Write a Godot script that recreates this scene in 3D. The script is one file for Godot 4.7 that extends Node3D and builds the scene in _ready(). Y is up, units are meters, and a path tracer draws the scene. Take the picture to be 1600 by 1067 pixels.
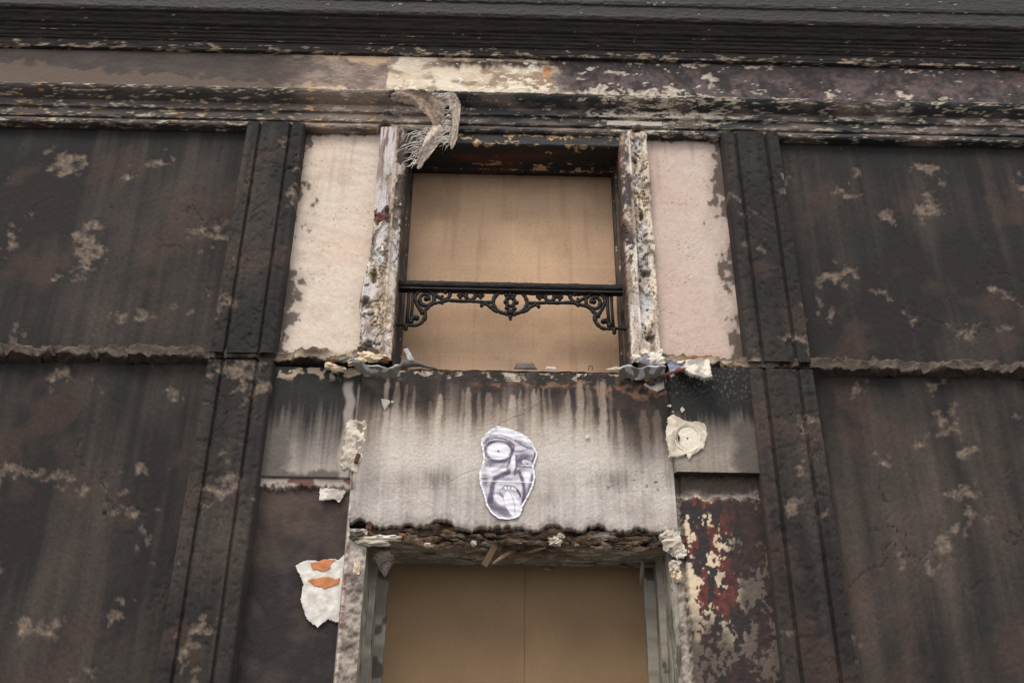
extends Node3D
# A fire-damaged house front seen from the pavement. The stucco wall is the plane z = 0, the street lies towards +z.

const LENS := 1650.0
var eye := Vector3(-0.084, 1.6, 4.522)
var e_right := Vector3.RIGHT
var e_up := Vector3.UP
var e_fwd := Vector3.FORWARD
var rng := RandomNumberGenerator.new()
var taken := {}
# noise
var nf := FastNoiseLite.new()      # fractal
var ns := FastNoiseLite.new()      # plain simplex
var nr := FastNoiseLite.new()      # ridged
var nd := FastNoiseLite.new()      # distance to the cell borders
var nc := FastNoiseLite.new()      # cells
# what the surface functions hand back for one vertex
var vp := Vector3.ZERO
var vc := Color.WHITE
var vskip := false
var mats := {}
var house: Node3D

# ---------------------------------------------------------------- helpers
func at(px: float, py: float, z := 0.0) -> Vector3:      # where a line of sight meets the plane z
	var d := e_fwd + e_right * ((px - 800.0) / LENS) + e_up * ((474.5 - py) / LENS)
	return eye + d * ((z - eye.z) / d.z)

func C(r: float, g: float, b: float, k := 1.5) -> Color:    # reflectance of a paint that is seen as r g b under this sky
	var c := Color(r / 255.0, g / 255.0, b / 255.0).srgb_to_linear()
	return Color(minf(c.r / k, 0.85), minf(c.g / k, 0.85), minf(c.b / k, 0.85))

func ss(a: float, b: float, x: float) -> float:
	return smoothstep(a, b, x)

func bump(x: float, c: float, w: float) -> float:
	var d := (x - c) / w
	return exp(-d * d)

func N(x: float, y: float) -> float: return nf.get_noise_2d(x, y)
func S(x: float, y: float) -> float: return ns.get_noise_2d(x, y)
func R(x: float, y: float) -> float: return nr.get_noise_2d(x, y)

func numbered(called: String, parent: Node) -> String:
	var key := str(parent.get_instance_id()) + called
	taken[key] = taken.get(key, 0) + 1
	return called if taken[key] == 1 else "%s_%03d" % [called, taken[key] - 1]

func obj(called: String, m: Mesh, mat: String, parent: Node = null, where := Transform3D()) -> MeshInstance3D:
	var o := MeshInstance3D.new()
	var p: Node = parent if parent else self
	o.name = numbered(called, p)
	o.mesh = m
	o.material_override = mats[mat]
	o.transform = where
	p.add_child(o, true)
	return o

func thing(called: String, label: String, category: String, where := Vector3.ZERO, group := "") -> Node3D:
	var o := Node3D.new()
	o.name = numbered(called, self)
	o.position = where
	add_child(o, true)
	return tag(o, label, category, group)

func tag(o: Node3D, label: String, category: String, group := "") -> Node3D:
	o.set_meta("label", label)
	o.set_meta("category", category)
	if group: o.set_meta("group", group)
	return o

func span(a: float, b: float, step: float) -> PackedFloat32Array:
	var n := maxi(1, ceili(absf(b - a) / step))
	var r := PackedFloat32Array()
	for i in n + 1: r.append(lerpf(a, b, float(i) / n))
	return r

func wide(fine: float, coarse: float, out := 3.4) -> PackedFloat32Array:   # fine steps in the middle of the front, coarser beyond
	var r := span(-out, -1.05, coarse)
	r.append_array(span(-1.05 + fine, 1.05 - fine, fine))
	r.append_array(span(1.05, out, coarse))
	return r

func sheet(us: PackedFloat32Array, vs: PackedFloat32Array, fn: Callable, flip := false) -> ArrayMesh:
	var nu := us.size()
	var nv := vs.size()
	var V := PackedVector3Array(); V.resize(nu * nv)
	var K := PackedColorArray(); K.resize(nu * nv)
	var H := PackedByteArray(); H.resize(nu * nv)
	var k := 0
	for j in nv:
		for i in nu:
			vskip = false
			fn.call(us[i], vs[j])
			V[k] = vp
			K[k] = vc
			H[k] = 1 if vskip else 0
			k += 1
	var Q := PackedVector3Array(); Q.resize(nu * nv)
	k = 0
	for j in nv:
		var ja := maxi(j - 1, 0) * nu
		var jb := mini(j + 1, nv - 1) * nu
		for i in nu:
			var a := V[j * nu + mini(i + 1, nu - 1)] - V[j * nu + maxi(i - 1, 0)]
			var b := V[jb + i] - V[ja + i]
			var n := a.cross(b).normalized()
			Q[k] = -n if flip else n
			k += 1
	var I := PackedInt32Array()
	for j in nv - 1:
		for i in nu - 1:
			var q := j * nu + i
			if H[q] or H[q + 1] or H[q + nu] or H[q + nu + 1]: continue
			if flip: I.append_array([q, q + 1, q + nu + 1, q, q + nu + 1, q + nu])
			else: I.append_array([q, q + nu + 1, q + 1, q, q + nu, q + nu + 1])
	var arr := []
	arr.resize(Mesh.ARRAY_MAX)
	arr[Mesh.ARRAY_VERTEX] = V
	arr[Mesh.ARRAY_NORMAL] = Q
	arr[Mesh.ARRAY_COLOR] = K
	arr[Mesh.ARRAY_INDEX] = I
	var m := ArrayMesh.new()
	if I.size(): m.add_surface_from_arrays(Mesh.PRIMITIVE_TRIANGLES, arr)
	return m

# a moulding's cross-section, evened out: points, outward normals, and how sharp the arris is at each
func section(pts: Array, step: float) -> Dictionary:
	var P := PackedVector2Array()
	for k in pts.size() - 1:
		var a: Vector2 = pts[k]
		var b: Vector2 = pts[k + 1]
		var n := maxi(1, ceili(a.distance_to(b) / step))
		for i in n: P.append(a.lerp(b, float(i) / n))
	P.append(pts[-1])
	var Nn := PackedVector2Array()
	var E := PackedFloat32Array()
	for i in P.size():
		var a := P[i] - P[maxi(i - 1, 0)]
		var b := P[mini(i + 1, P.size() - 1)] - P[i]
		var t := (a.normalized() + b.normalized()).normalized()
		Nn.append(Vector2(t.y, -t.x))
		E.append(clampf(a.normalized().cross(b.normalized()), -1, 1) if a.length() > 0 and b.length() > 0 else 0.0)
	return {"p": P, "n": Nn, "e": E, "v": span(0, P.size() - 1, 1.0)}

func begin() -> SurfaceTool:
	var st := SurfaceTool.new()
	st.begin(Mesh.PRIMITIVE_TRIANGLES)
	return st

func tri(st: SurfaceTool, a: Vector3, b: Vector3, c: Vector3) -> void:
	st.add_vertex(a); st.add_vertex(b); st.add_vertex(c)

func tube(st: SurfaceTool, path: Array, rad: Variant, sides := 8, flat := 1.0) -> void:
	var rings := []
	for i in path.size():
		var p: Vector3 = path[i]
		var t: Vector3 = (path[mini(i + 1, path.size() - 1)] - path[maxi(i - 1, 0)]).normalized()
		var w := Vector3.BACK if absf(t.z) < 0.9 else Vector3.UP
		var a := t.cross(w).normalized()
		var b := a.cross(t).normalized()
		var r: float = rad[i] if rad is Array else rad
		var ring := []
		for k in sides:
			var g := TAU * k / sides
			ring.append(p + a * cos(g) * r + b * sin(g) * r * flat)
		rings.append(ring)
	for i in path.size() - 1:
		for k in sides:
			var q := (k + 1) % sides
			tri(st, rings[i][k], rings[i + 1][k], rings[i + 1][q])
			tri(st, rings[i][k], rings[i + 1][q], rings[i][q])
	for k in sides:
		var q := (k + 1) % sides
		tri(st, path[0], rings[0][k], rings[0][q])
		tri(st, path[-1], rings[-1][q], rings[-1][k])

func ball(st: SurfaceTool, c: Vector3, r: float, flat := 1.0) -> void:
	var nu := 9
	var nv := 6
	for j in nv:
		for i in nu:
			var q := []
			for d in [[0, 0], [1, 0], [1, 1], [0, 1]]:
				var f: float = PI * (j + d[1]) / nv
				var g: float = TAU * ((i + d[0]) % nu) / nu
				q.append(c + Vector3(sin(f) * cos(g), cos(f), sin(f) * sin(g) * flat) * r)
			tri(st, q[0], q[1], q[2])
			tri(st, q[0], q[2], q[3])

func finish(st: SurfaceTool) -> ArrayMesh:
	st.generate_normals()
	return st.commit()

func smooth_path(pts: Array, per := 6) -> Array:           # a Catmull-Rom curve through the points
	var r := []
	for i in pts.size() - 1:
		var a: Vector3 = pts[maxi(i - 1, 0)]
		var b: Vector3 = pts[i]
		var c: Vector3 = pts[i + 1]
		var d: Vector3 = pts[mini(i + 2, pts.size() - 1)]
		for k in per: r.append(b.cubic_interpolate(c, a, d, float(k) / per))
	r.append(pts[-1])
	return r

func rock(seed_: int, rough := 0.35, nu := 12, nv := 8) -> ArrayMesh:   # a broken lump about one unit across
	var st := begin()
	st.set_smooth_group(-1)
	var f := FastNoiseLite.new()
	f.seed = seed_
	f.frequency = 1.1
	var pt := func(i: int, j: int) -> Vector3:
		var a := PI * j / nv
		var g := TAU * (i % nu) / nu
		var d := Vector3(sin(a) * cos(g), cos(a), sin(a) * sin(g))
		var box := d / maxf(absf(d.x), maxf(absf(d.y), absf(d.z)))
		var p := d.lerp(box, 0.45)
		return p * 0.5 * (1.0 + rough * 1.6 * f.get_noise_3dv(d * 1.3) + rough * f.get_noise_3dv(d * 3.7))
	for j in nv:
		for i in nu:
			tri(st, pt.call(i, j), pt.call(i + 1, j), pt.call(i + 1, j + 1))
			tri(st, pt.call(i, j), pt.call(i + 1, j + 1), pt.call(i, j + 1))
	return finish(st)

func inside(poly: PackedVector2Array, p: Vector2) -> bool:
	return Geometry2D.is_point_in_polygon(p, poly)

func edge_distance(poly: PackedVector2Array, p: Vector2) -> float:
	var best := 1e9
	for i in poly.size():
		best = minf(best, p.distance_squared_to(Geometry2D.get_closest_point_to_segment(p, poly[i], poly[(i + 1) % poly.size()])))
	return sqrt(best)

# a thin broken plate with an uneven outline, given by corner pixels of the photograph at one depth; stands proud of what it lies on
func plate(px: Array, z: float, thick: float, col: Color, jag := 0.003, step := 0.004, tilt := Vector2.ZERO, relief := 0.002, col2 := Color(0, 0, 0, 0), hole := Vector3.ZERO) -> ArrayMesh:
	var poly := PackedVector2Array()
	for q in px:
		var w := at(q[0], q[1], z)
		poly.append(Vector2(w.x, w.y))
	var box := Rect2(poly[0], Vector2.ZERO)
	for q in poly: box = box.expand(q)
	box = box.grow(jag + step)
	var mid := box.get_center()
	return sheet(span(box.position.x, box.end.x, step), span(box.position.y, box.end.y, step), func(x: float, y: float):
		var p := Vector2(x, y)
		var d := edge_distance(poly, p) * (1.0 if inside(poly, p) else -1.0) + jag * N(x * 26.0 + 7.0, y * 26.0) * 2.0
		vskip = d < -step or (hole.z > 0.0 and Vector2(x - hole.x, (y - hole.y) / 1.12).length() < hole.z)
		var n := N(x * 14.0, y * 14.0)
		var h := thick * ss(-step * 0.9, step * 0.6, d) + relief * n * 2.0
		vp = Vector3(x, y, z + h + (x - mid.x) * tilt.x + (y - mid.y) * tilt.y)
		vc = col.lerp(col2, ss(-0.05, 0.25, N(x * 11.0 + 3.0, y * 11.0)) * col2.a)
		vc = vc * (0.9 + 0.35 * n)
		vc.a = 1.0)

func plain_box(a: Vector3, b: Vector3) -> ArrayMesh:
	var m := BoxMesh.new()
	m.size = (b - a).abs()
	var st := begin()
	st.append_from(m, 0, Transform3D(Basis(), (a + b) * 0.5))
	return st.commit()

func make_materials() -> void:
	var gn := FastNoiseLite.new()
	gn.seed = 11
	gn.frequency = 0.035
	gn.fractal_octaves = 5
	gn.fractal_gain = 0.65
	var grain := NoiseTexture2D.new()
	grain.width = 512
	grain.height = 512
	grain.seamless = true
	grain.noise = gn
	for q in [["plaster", 0.92, 0.25, 2.2], ["charred", 0.72, 0.3, 2.5], ["stucco", 0.95, 0.05, 2.4], ["render", 0.9, 0.10, 3.0], ["board", 0.95, 0.05, 5.0], ["paper", 0.85, 0.02, 5.0], ["iron", 0.5, 0.14, 9.0], ["cloth", 0.95, 0.06, 7.0], ["stone", 0.95, 0.4, 6.0]]:
		var m := StandardMaterial3D.new()
		m.resource_name = q[0]
		m.vertex_color_use_as_albedo = true
		m.roughness = q[1]
		m.heightmap_enabled = true
		m.heightmap_texture = grain
		m.heightmap_scale = q[2]
		m.uv1_triplanar = true
		m.uv1_world_triplanar = true
		m.uv1_scale = Vector3.ONE * q[3]
		mats[q[0]] = m
	mats.iron.vertex_color_use_as_albedo = false
	mats.iron.albedo_color = Color(0.006, 0.005, 0.005).linear_to_srgb()
	mats.iron.metallic_specular = 0.3
	for q in [["rust", Color(0.06, 0.024, 0.014)], ["red_iron", Color(0.13, 0.035, 0.02)], ["chunk_pale", C(200, 188, 172)], ["chunk_grey", C(140, 130, 118)], ["chunk_brown", C(126, 102, 80)], ["chunk_dark", C(82, 70, 58)], ["chunk_cream", C(228, 206, 176)], ["chunk_brick", C(140, 88, 64)], ["cable", C(190, 110, 70)], ["chunk_white", C(236, 226, 214)], ["lead", C(118, 118, 108)], ["slate", C(112, 106, 100)], ["wood", C(120, 98, 70)], ["fringe", C(248, 240, 230)], ["ground", Color(0.2, 0.19, 0.18)], ["asphalt", Color(0.05, 0.05, 0.052)], ["core", Color(0.1, 0.09, 0.08)], ["dark_core", C(45, 38, 32)], ["charcoal", Color(0.02, 0.018, 0.017)]]:
		var m := StandardMaterial3D.new()
		m.resource_name = q[0]
		m.albedo_color = q[1].linear_to_srgb()
		m.roughness = 0.9
		m.heightmap_enabled = true
		m.heightmap_texture = grain
		m.heightmap_scale = 0.2
		m.uv1_triplanar = true
		m.uv1_world_triplanar = true
		m.uv1_scale = Vector3.ONE * 6.0
		mats[q[0]] = m

# ---------------------------------------------------------------- surfaces of the burnt front
func chips(x: float, y: float, light: float, arris: float, base: Color, chip: Color) -> float:
	# old paint: light = how much of it has flaked to the pale coat. Leaves vc, returns relief.
	var n := N(x * 7.0, y * 16.0) + 0.55 * N(x * 24.0 + 9.0, y * 46.0)
	var thr := lerpf(0.85, -0.45, light) - arris * 0.5
	var f := ss(thr - 0.035, thr + 0.035, n)
	var tone := 0.85 + 0.5 * N(x * 30.0, y * 30.0)
	vc = base.lerp(chip * tone, f)
	var rim := ss(thr - 0.12, thr - 0.03, n) * (1.0 - f)
	vc = vc.lerp(base * 0.55, rim * 0.6)
	vc.a = 1.0
	return -0.0022 * f + 0.0012 * N(x * 20.0, y * 20.0)

func charred_wall(x: float, y: float) -> float:
	var low := N(x * 0.9, y * 0.6 + 4.0)
	var run := 1.5 * N(x * 6.0, y * 0.28 + 12.0) + 0.6 * N(x * 24.0, y * 0.8)
	var k := clampf(0.22 + 0.8 * low + 0.30 * run, 0.0, 1.0)
	var base := C(20, 16, 15).lerp(C(78, 66, 58), k)
	base = base.lerp(C(74, 52, 42), ss(0.15, 0.4, N(x * 1.7 + 20.0, y * 1.7)) * 0.4)
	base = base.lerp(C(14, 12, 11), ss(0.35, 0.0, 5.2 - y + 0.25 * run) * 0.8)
	# old limewash left in sharp-edged scabs, thin coats one over the other
	var a := N(x * 2.3 + 5.0, y * 2.6) + 0.35 * N(x * 13.0, y * 13.0)
	var zone := ss(0.0, 0.35, N(x * 0.8 - 9.0, y * 0.8))
	var scab := ss(0.46, 0.48, a + 0.16 * zone)
	var inner := ss(0.58, 0.60, a + 0.16 * zone)
	base = base.lerp(C(96, 82, 72) * (0.85 + 0.8 * N(x * 30.0, y * 30.0)), scab * 0.8)
	base = base.lerp(C(124, 108, 94) * (0.85 + 0.8 * N(x * 26.0, y * 26.0)), inner * 0.8)
	var wx := x * 1.7 + 0.5 * N(x * 1.5, y * 1.5) + 0.10 * N(x * 9.0, y * 9.0)
	var wy := y * 1.2 + 0.5 * N(x * 1.5 + 8.0, y * 1.5)
	var crack := ss(0.016, 0.004, nd.get_noise_2d(wx, wy) + 1.0) * ss(-0.1, 0.15, N(x * 0.9, y * 0.9 + 50.0))
	base = base.lerp(Color(0.006, 0.005, 0.005), crack * 0.85)
	base = base * (0.95 + 0.55 * N(x * 48.0, y * 48.0) + 0.25 * N(x * 9.0 + 3.0, y * 7.0))
	base.a = 1.0
	vc = base
	return 0.0010 * N(x * 30.0, y * 30.0) - 0.0012 * scab - 0.0012 * inner - 0.0025 * crack + 0.003 * low

func build_cornice() -> void:
	var sec := section([Vector2(0.02, 5.735), Vector2(0.05, 5.737), Vector2(0.056, 5.742), Vector2(0.056, 5.752), Vector2(0.05, 5.756), Vector2(0.055, 5.76), Vector2(0.058, 5.792), Vector2(0.07, 5.795), Vector2(0.07, 5.803), Vector2(0.08, 5.806), Vector2(0.088, 5.822), Vector2(0.1, 5.826), Vector2(0.1, 5.836), Vector2(0.115, 5.84), Vector2(0.118, 5.85), Vector2(0.135, 5.853), Vector2(0.15, 5.872), Vector2(0.17, 5.886), Vector2(0.172, 5.894), Vector2(0.19, 5.897), Vector2(0.2, 5.915), Vector2(0.202, 5.99), Vector2(0.21, 5.995), Vector2(0.215, 6.02), Vector2(0.205, 6.03), Vector2(0.205, 6.6), Vector2(-0.1, 6.64)], 0.006)
	var P: PackedVector2Array = sec.p
	var Nn: PackedVector2Array = sec.n
	var E: PackedFloat32Array = sec.e
	var m := sheet(wide(0.006, 0.014), sec.v, func(x: float, v: float):
		var i := int(v)
		var p := P[i]
		var low := ss(5.80, 5.77, p.y)
		var streak := S(x * 5.0, p.y * 140.0)
		var base := C(18, 13, 11).lerp(C(62, 47, 38), clampf(0.2 + 0.5 * streak + 0.5 * N(x * 3.0, p.y * 20.0), 0, 1))
		var light := 0.06 + 0.36 * low + 0.08 * S(x * 1.5, 3.0)
		base = base.lerp(C(14, 11, 10), ss(5.92, 5.96, p.y) * 0.85)
		var d := chips(x * 0.9, p.y * 1.3 + p.x, light, maxf(E[i], 0.0) * 0.4, base, C(190, 168, 142))
		d += 0.003 * N(x * 9.0, p.y * 60.0) - 0.005 * maxf(E[i], 0.0) * ss(0.05, 0.4, N(x * 8.0, p.y * 5.0))
		vp = Vector3(x, p.y + Nn[i].y * d, p.x + Nn[i].x * d))
	obj("cornice", m, "charred", house)

func build_frieze() -> void:
	var x0 := at(604, 120, 0.03).x
	var m := sheet(wide(0.0055, 0.013), span(5.395, 5.742, 0.005), func(x: float, y: float):
		var t: float = (y - 5.42) / 0.32
		var wob := 0.05 * N(x * 6.0, y * 6.0)
		var pale := ss(x0 - 0.004, x0 + 0.004, x + 0.006 * S(4.0, y * 9.0)) * (1.0 - ss(0.16, 0.30, x + wob * 2.0 - 0.12 * (0.5 - t)))
		var left := 1.0 - ss(x0 - 0.004, x0 + 0.004, x + 0.006 * S(4.0, y * 9.0))
		# right: dark purple paint, white where it peeled low down
		var run := N(x * 5.0, y * 5.0)
		var base := C(52, 45, 47).lerp(C(104, 90, 90), clampf(0.35 + run * 1.2 + 0.8 * N(x * 22.0, y * 18.0), 0, 1))
		base = base.lerp(C(140, 96, 80), ss(0.28, 0.4, N(x * 8.0 + 3.0, y * 14.0)) * 0.35)
		base = base.lerp(C(34, 29, 29), ss(0.7, 1.0, t + run * 0.4) * 0.6)
		var lowflake := ss(0.60, 0.1, t + 0.4 * N(x * 4.0, 7.0)) * ss(0.25, 0.5, x) * (1.0 - 0.55 * ss(1.0, 1.3, x))
		var topflake := bump(t, 0.95, 0.08) * ss(0.3, 0.45, x) * 0.75
		var d := chips(x, y * 0.8, 0.12 + 0.85 * lowflake + 0.4 * topflake, 0.0, base, C(205, 192, 175))
		var dark := vc
		var big := ss(0.02, 0.06, N(x * 5.5 + 2.0, y * 9.0) + 0.5 * ss(0.55, 0.1, t) - 0.34) * ss(0.28, 0.42, x) * (1.0 - ss(1.1, 1.3, x))
		dark = dark.lerp(C(214, 204, 190).lerp(C(150, 132, 118), clampf(0.3 + 1.8 * N(x * 20.0, y * 20.0), 0, 1)), big * 0.9)
		# middle: cream stucco with browned edges, white scales low on the right
		var cream := C(222, 201, 174).lerp(C(244, 230, 208), clampf(0.5 + 1.5 * N(x * 3.0, y * 4.0), 0, 1))
		cream = cream.lerp(C(146, 118, 94), ss(0.0, 0.38, N(x * 4.0 + 11.0, y * 7.0) + 0.25 * ss(-0.35, 0.1, x)) * 0.8)
		var sooty := ss(0.72, 0.9, t + 0.18 * N(x * 12.0, y * 4.0)) * (1.0 - ss(0.90, 0.96, t + 0.05 * N(x * 9.0, 1.0))) * ss(-0.6, -0.3, x)
		cream = cream.lerp(C(70, 54, 46), sooty)
		var scale := ss(0.10, 0.16, N(x * 13.0, y * 24.0) - 0.5 * absf(t - 0.28) + 0.20 * ss(-0.35, 0.1, x) - 0.10)
		cream = cream.lerp(C(246, 236, 218), scale * 0.9)
		var hair := 0.6 * ss(0, 0.15, N(x * 2.0 + 60.0, y * 2.0)) * ss(0.955, 0.99, 1.0 - absf(N(x * 3.0 + 2.0, y * 3.0)) * 2.0)
		cream = cream.lerp(C(90, 70, 56), hair * 0.7)
		var orange := bump(x, 0.185, 0.025) * bump(t, 0.72, 0.14)
		cream = cream.lerp(C(214, 150, 104), clampf(orange * 1.4, 0, 1))
		# left: grey-brown wiped soot over cream
		var wipe := S(x * 6.0 + y * 30.0, y * 120.0 - x * 22.0)
		var brown := C(122, 106, 97).lerp(C(172, 153, 140), clampf(0.4 + 0.5 * wipe + 1.3 * N(x * 4.0, y * 9.0), 0, 1))
		var peel := ss(-0.02, 0.06, absf(t - 0.52 + 0.25 * (x + 0.8)) - 0.31 + 0.22 * N(x * 7.0, y * 7.0))
		brown = brown.lerp(C(214, 184, 154), peel)
		brown = brown.lerp(C(62, 54, 52), ss(-1.0, -1.35, x + wob) * 0.85)
		vc = dark.lerp(cream, pale).lerp(brown, left)
		var h := d * (1.0 - pale) + pale * (0.004 + 0.0025 * scale - 0.002 * hair) + left * 0.002 * peel + 0.002 * run
		vp = Vector3(x, y, 0.03 + h))
	obj("frieze", m, "plaster", house)

func notch(x: float, px: float) -> float:                 # the pocket left over each pier head
	return absf(x - at(px, 200, 0.05).x) / 0.04

func build_architrave() -> void:
	var sec := section([Vector2(-0.02, 5.204), Vector2(0.048, 5.204), Vector2(0.055, 5.212), Vector2(0.056, 5.226), Vector2(0.05, 5.236), Vector2(0.042, 5.244), Vector2(0.058, 5.249), Vector2(0.058, 5.297), Vector2(0.074, 5.301), Vector2(0.074, 5.344), Vector2(0.083, 5.348), Vector2(0.1, 5.356), Vector2(0.122, 5.37), Vector2(0.136, 5.386), Vector2(0.14, 5.4), Vector2(0.135, 5.405), Vector2(0.02, 5.42)], 0.0045)
	var P: PackedVector2Array = sec.p
	var Nn: PackedVector2Array = sec.n
	var E: PackedFloat32Array = sec.e
	var m := sheet(wide(0.005, 0.013), sec.v, func(x: float, v: float):
		var i := int(v)
		var p := P[i]
		var wear := N(x * 2.5, p.y * 9.0)
		var west := ss(-0.3, -0.6, x)
		var base := C(36, 33, 35).lerp(C(140, 122, 110), clampf(west * 0.85 + wear * 1.3 + 0.12, 0, 1))
		base = base.lerp(C(36, 32, 32), ss(-1.0, -1.3, x) * 0.8)
		var east := ss(0.28, 0.62, x) * (1.0 - 0.6 * ss(1.0, 1.35, x))
		var band := bump(p.y, 5.322, 0.03)
		var light := 0.22 + 0.16 * west + east * (0.25 + 0.35 * band + 0.1 * ss(5.24, 5.2, p.y))
		light += 0.42 * bump(x, -0.52, 0.17) * bump(p.y, 5.322, 0.022) + 0.2 * bump(x, -0.62, 0.1) * ss(5.30, 5.25, p.y)
		light += 0.1 * ss(5.35, 5.37, p.y) * ss(0.0, 0.5, x)
		var pale := C(206, 192, 172).lerp(C(214, 170, 124), ss(0.0, 0.3, N(x * 4.0, 8.0)) * ss(0.1, -0.2, x))
		var d := chips(x * 1.1, p.y * 1.5 + p.x * 1.2, light, maxf(E[i], 0.0) * 0.75, base, pale)
		var board := ss(0.50, 0.505, x) * (1.0 - ss(0.80, 0.803, x)) * ss(5.255, 5.257, p.y) * (1.0 - ss(5.285, 5.288, p.y))
		vc = vc.lerp(C(204, 194, 184), board * 0.9)
		d += 0.004 * N(x * 9.0, p.y * 20.0) - 0.006 * maxf(E[i], 0.0) * ss(0.05, 0.35, N(x * 7.0, p.y * 3.0)) + 0.003 * board
		vp = Vector3(x, p.y + Nn[i].y * d, p.x + Nn[i].x * d)
		var q := minf(notch(x, 600.5), notch(x, 997.0))
		if q < 1.25 and p.y < 5.29:
			var hole := ss(1.0, 0.8, Vector2(q, maxf(0.0, (p.y - 5.20) / 0.062)).length())
			vp.z = lerpf(vp.z, minf(vp.z, -0.03), hole)
			vc = vc.lerp(C(120, 96, 76), hole)
			vc = vc.lerp(C(206, 180, 150), ss(0.8, 0.95, Vector2(q, maxf(0.0, (p.y - 5.20) / 0.062)).length()) * ss(1.12, 1.0, Vector2(q, maxf(0.0, (p.y - 5.20) / 0.062)).length()) * 0.7))
	obj("architrave", m, "charred", house)

func build_window_head() -> void:
	var sec := section([Vector2(0.03, 5.205), Vector2(0.034, 5.19), Vector2(0.034, 5.135), Vector2(0.026, 5.128), Vector2(-0.17, 5.135), Vector2(-0.175, 5.12), Vector2(-0.2, 5.12), Vector2(-0.203, 5.135), Vector2(-0.3, 5.14)], 0.0045)
	var P: PackedVector2Array = sec.p
	var Nn: PackedVector2Array = sec.n
	var E: PackedFloat32Array = sec.e
	var m := sheet(span(-0.575, 0.575, 0.0048), sec.v, func(x: float, v: float):
		var i := int(v)
		var p := P[i]
		var along := P[0].distance_to(p) if p.x > 0.0 else 0.08 - p.x
		var base := C(24, 19, 18).lerp(C(74, 34, 26), ss(0.0, 0.4, N(x * 2.2 + 6.0, p.x * 5.0)) * ss(0.02, -0.05, p.x))
		var front := ss(0.0, 0.01, p.x)
		var light := 0.1 + front * (0.24 + 0.34 * ss(5.165, 5.2, p.y) * ss(-0.2, 0.1, x))
		light += (1.0 - front) * (0.30 * bump(p.x, -0.02, 0.03) * bump(x, 0.14, 0.22) + 0.34 * bump(p.x, -0.17, 0.04) * ss(-0.4, -0.1, x))
		var d := chips(x * 1.1, along * 0.9 + 3.0, light, maxf(-E[i], 0.0) * 0.75, base, C(214, 176, 130))
		d += 0.003 * N(x * 9.0, along * 20.0)
		vp = Vector3(x, p.y - Nn[i].y * d, p.x - Nn[i].x * d), true)
	obj("window_head", m, "charred", house)

func build_stucco() -> void:
	for s: float in [-1.0, 1.0]:
		var m := sheet(span(s * 0.69, s * 1.16, 0.006), span(3.83, 5.22, 0.006), func(x: float, y: float):
			var base := C(222, 206, 191) if s < 0.0 else C(208, 189, 178)
			var pink := C(220, 190, 172) if s < 0.0 else C(198, 168, 156)
			base = base.lerp(pink, clampf(0.2 + 0.9 * N(x * 1.6 + 3.0 * s, y * 1.1), 0, 0.6))
			base = base.lerp(C(196, 176, 158), clampf(0.7 * S(x * 2.0 + y * 1.5, y * 13.0 + x * 2.0) * ss(-0.2, 0.2, N(x * 3.0, y * 3.0)) + 0.3 * N(x * 5.0, y * 4.0), 0, 0.35))
			base *= 1.0 + 0.10 * N(x * 26.0, y * 26.0) + 0.05 * S(x * 150.0, y * 150.0)
			var spot := ss(0.83, 0.86, S(x * 40.0 + 40.0, y * 44.0)) * ss(0.35, 0.5, S(x * 5.0, y * 5.0))
			base = base.lerp(C(92, 74, 62), spot * 0.4)
			# soot licking down under the moulding and in along the pilaster; dirt over the ledge
			var lick := ss(1.0, 1.17, absf(x) + 0.10 * N(x * 5.0, y * 2.2)) * 0.8 + 0.5 * ss(5.17, 5.215, y + 0.03 * N(x * 8.0, 2.0)) + 0.35 * ss(3.92, 3.85, y + 0.03 * N(x * 10.0, 3.0))
			base = base.lerp(C(112, 94, 82), clampf(lick, 0, 1) * 0.55)
			base = base.lerp(C(60, 50, 45), ss(0.40, 0.55, lick + 0.55 * N(x * 14.0, y * 11.0)) * 0.8)
			var drip := ss(0.15, 0.45, N(x * 16.0, y * 0.7 + 3.0)) * ss(4.55, 5.2, y)
			base = base.lerp(C(150, 128, 112), drip * 0.35)
			base.a = 1.0
			vc = base
			vp = Vector3(x, y, 0.0025 * N(x * 8.0, y * 8.0) + 0.0008 * S(x * 40.0, y * 90.0) - 0.002 * spot), s < 0.0)
		var o := obj("stucco_panel", m, "stucco", house)
		o.set_meta("label", "pale peach stucco panel left of the window" if s < 0.0 else "greyish pink stucco panel right of the window")

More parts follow.
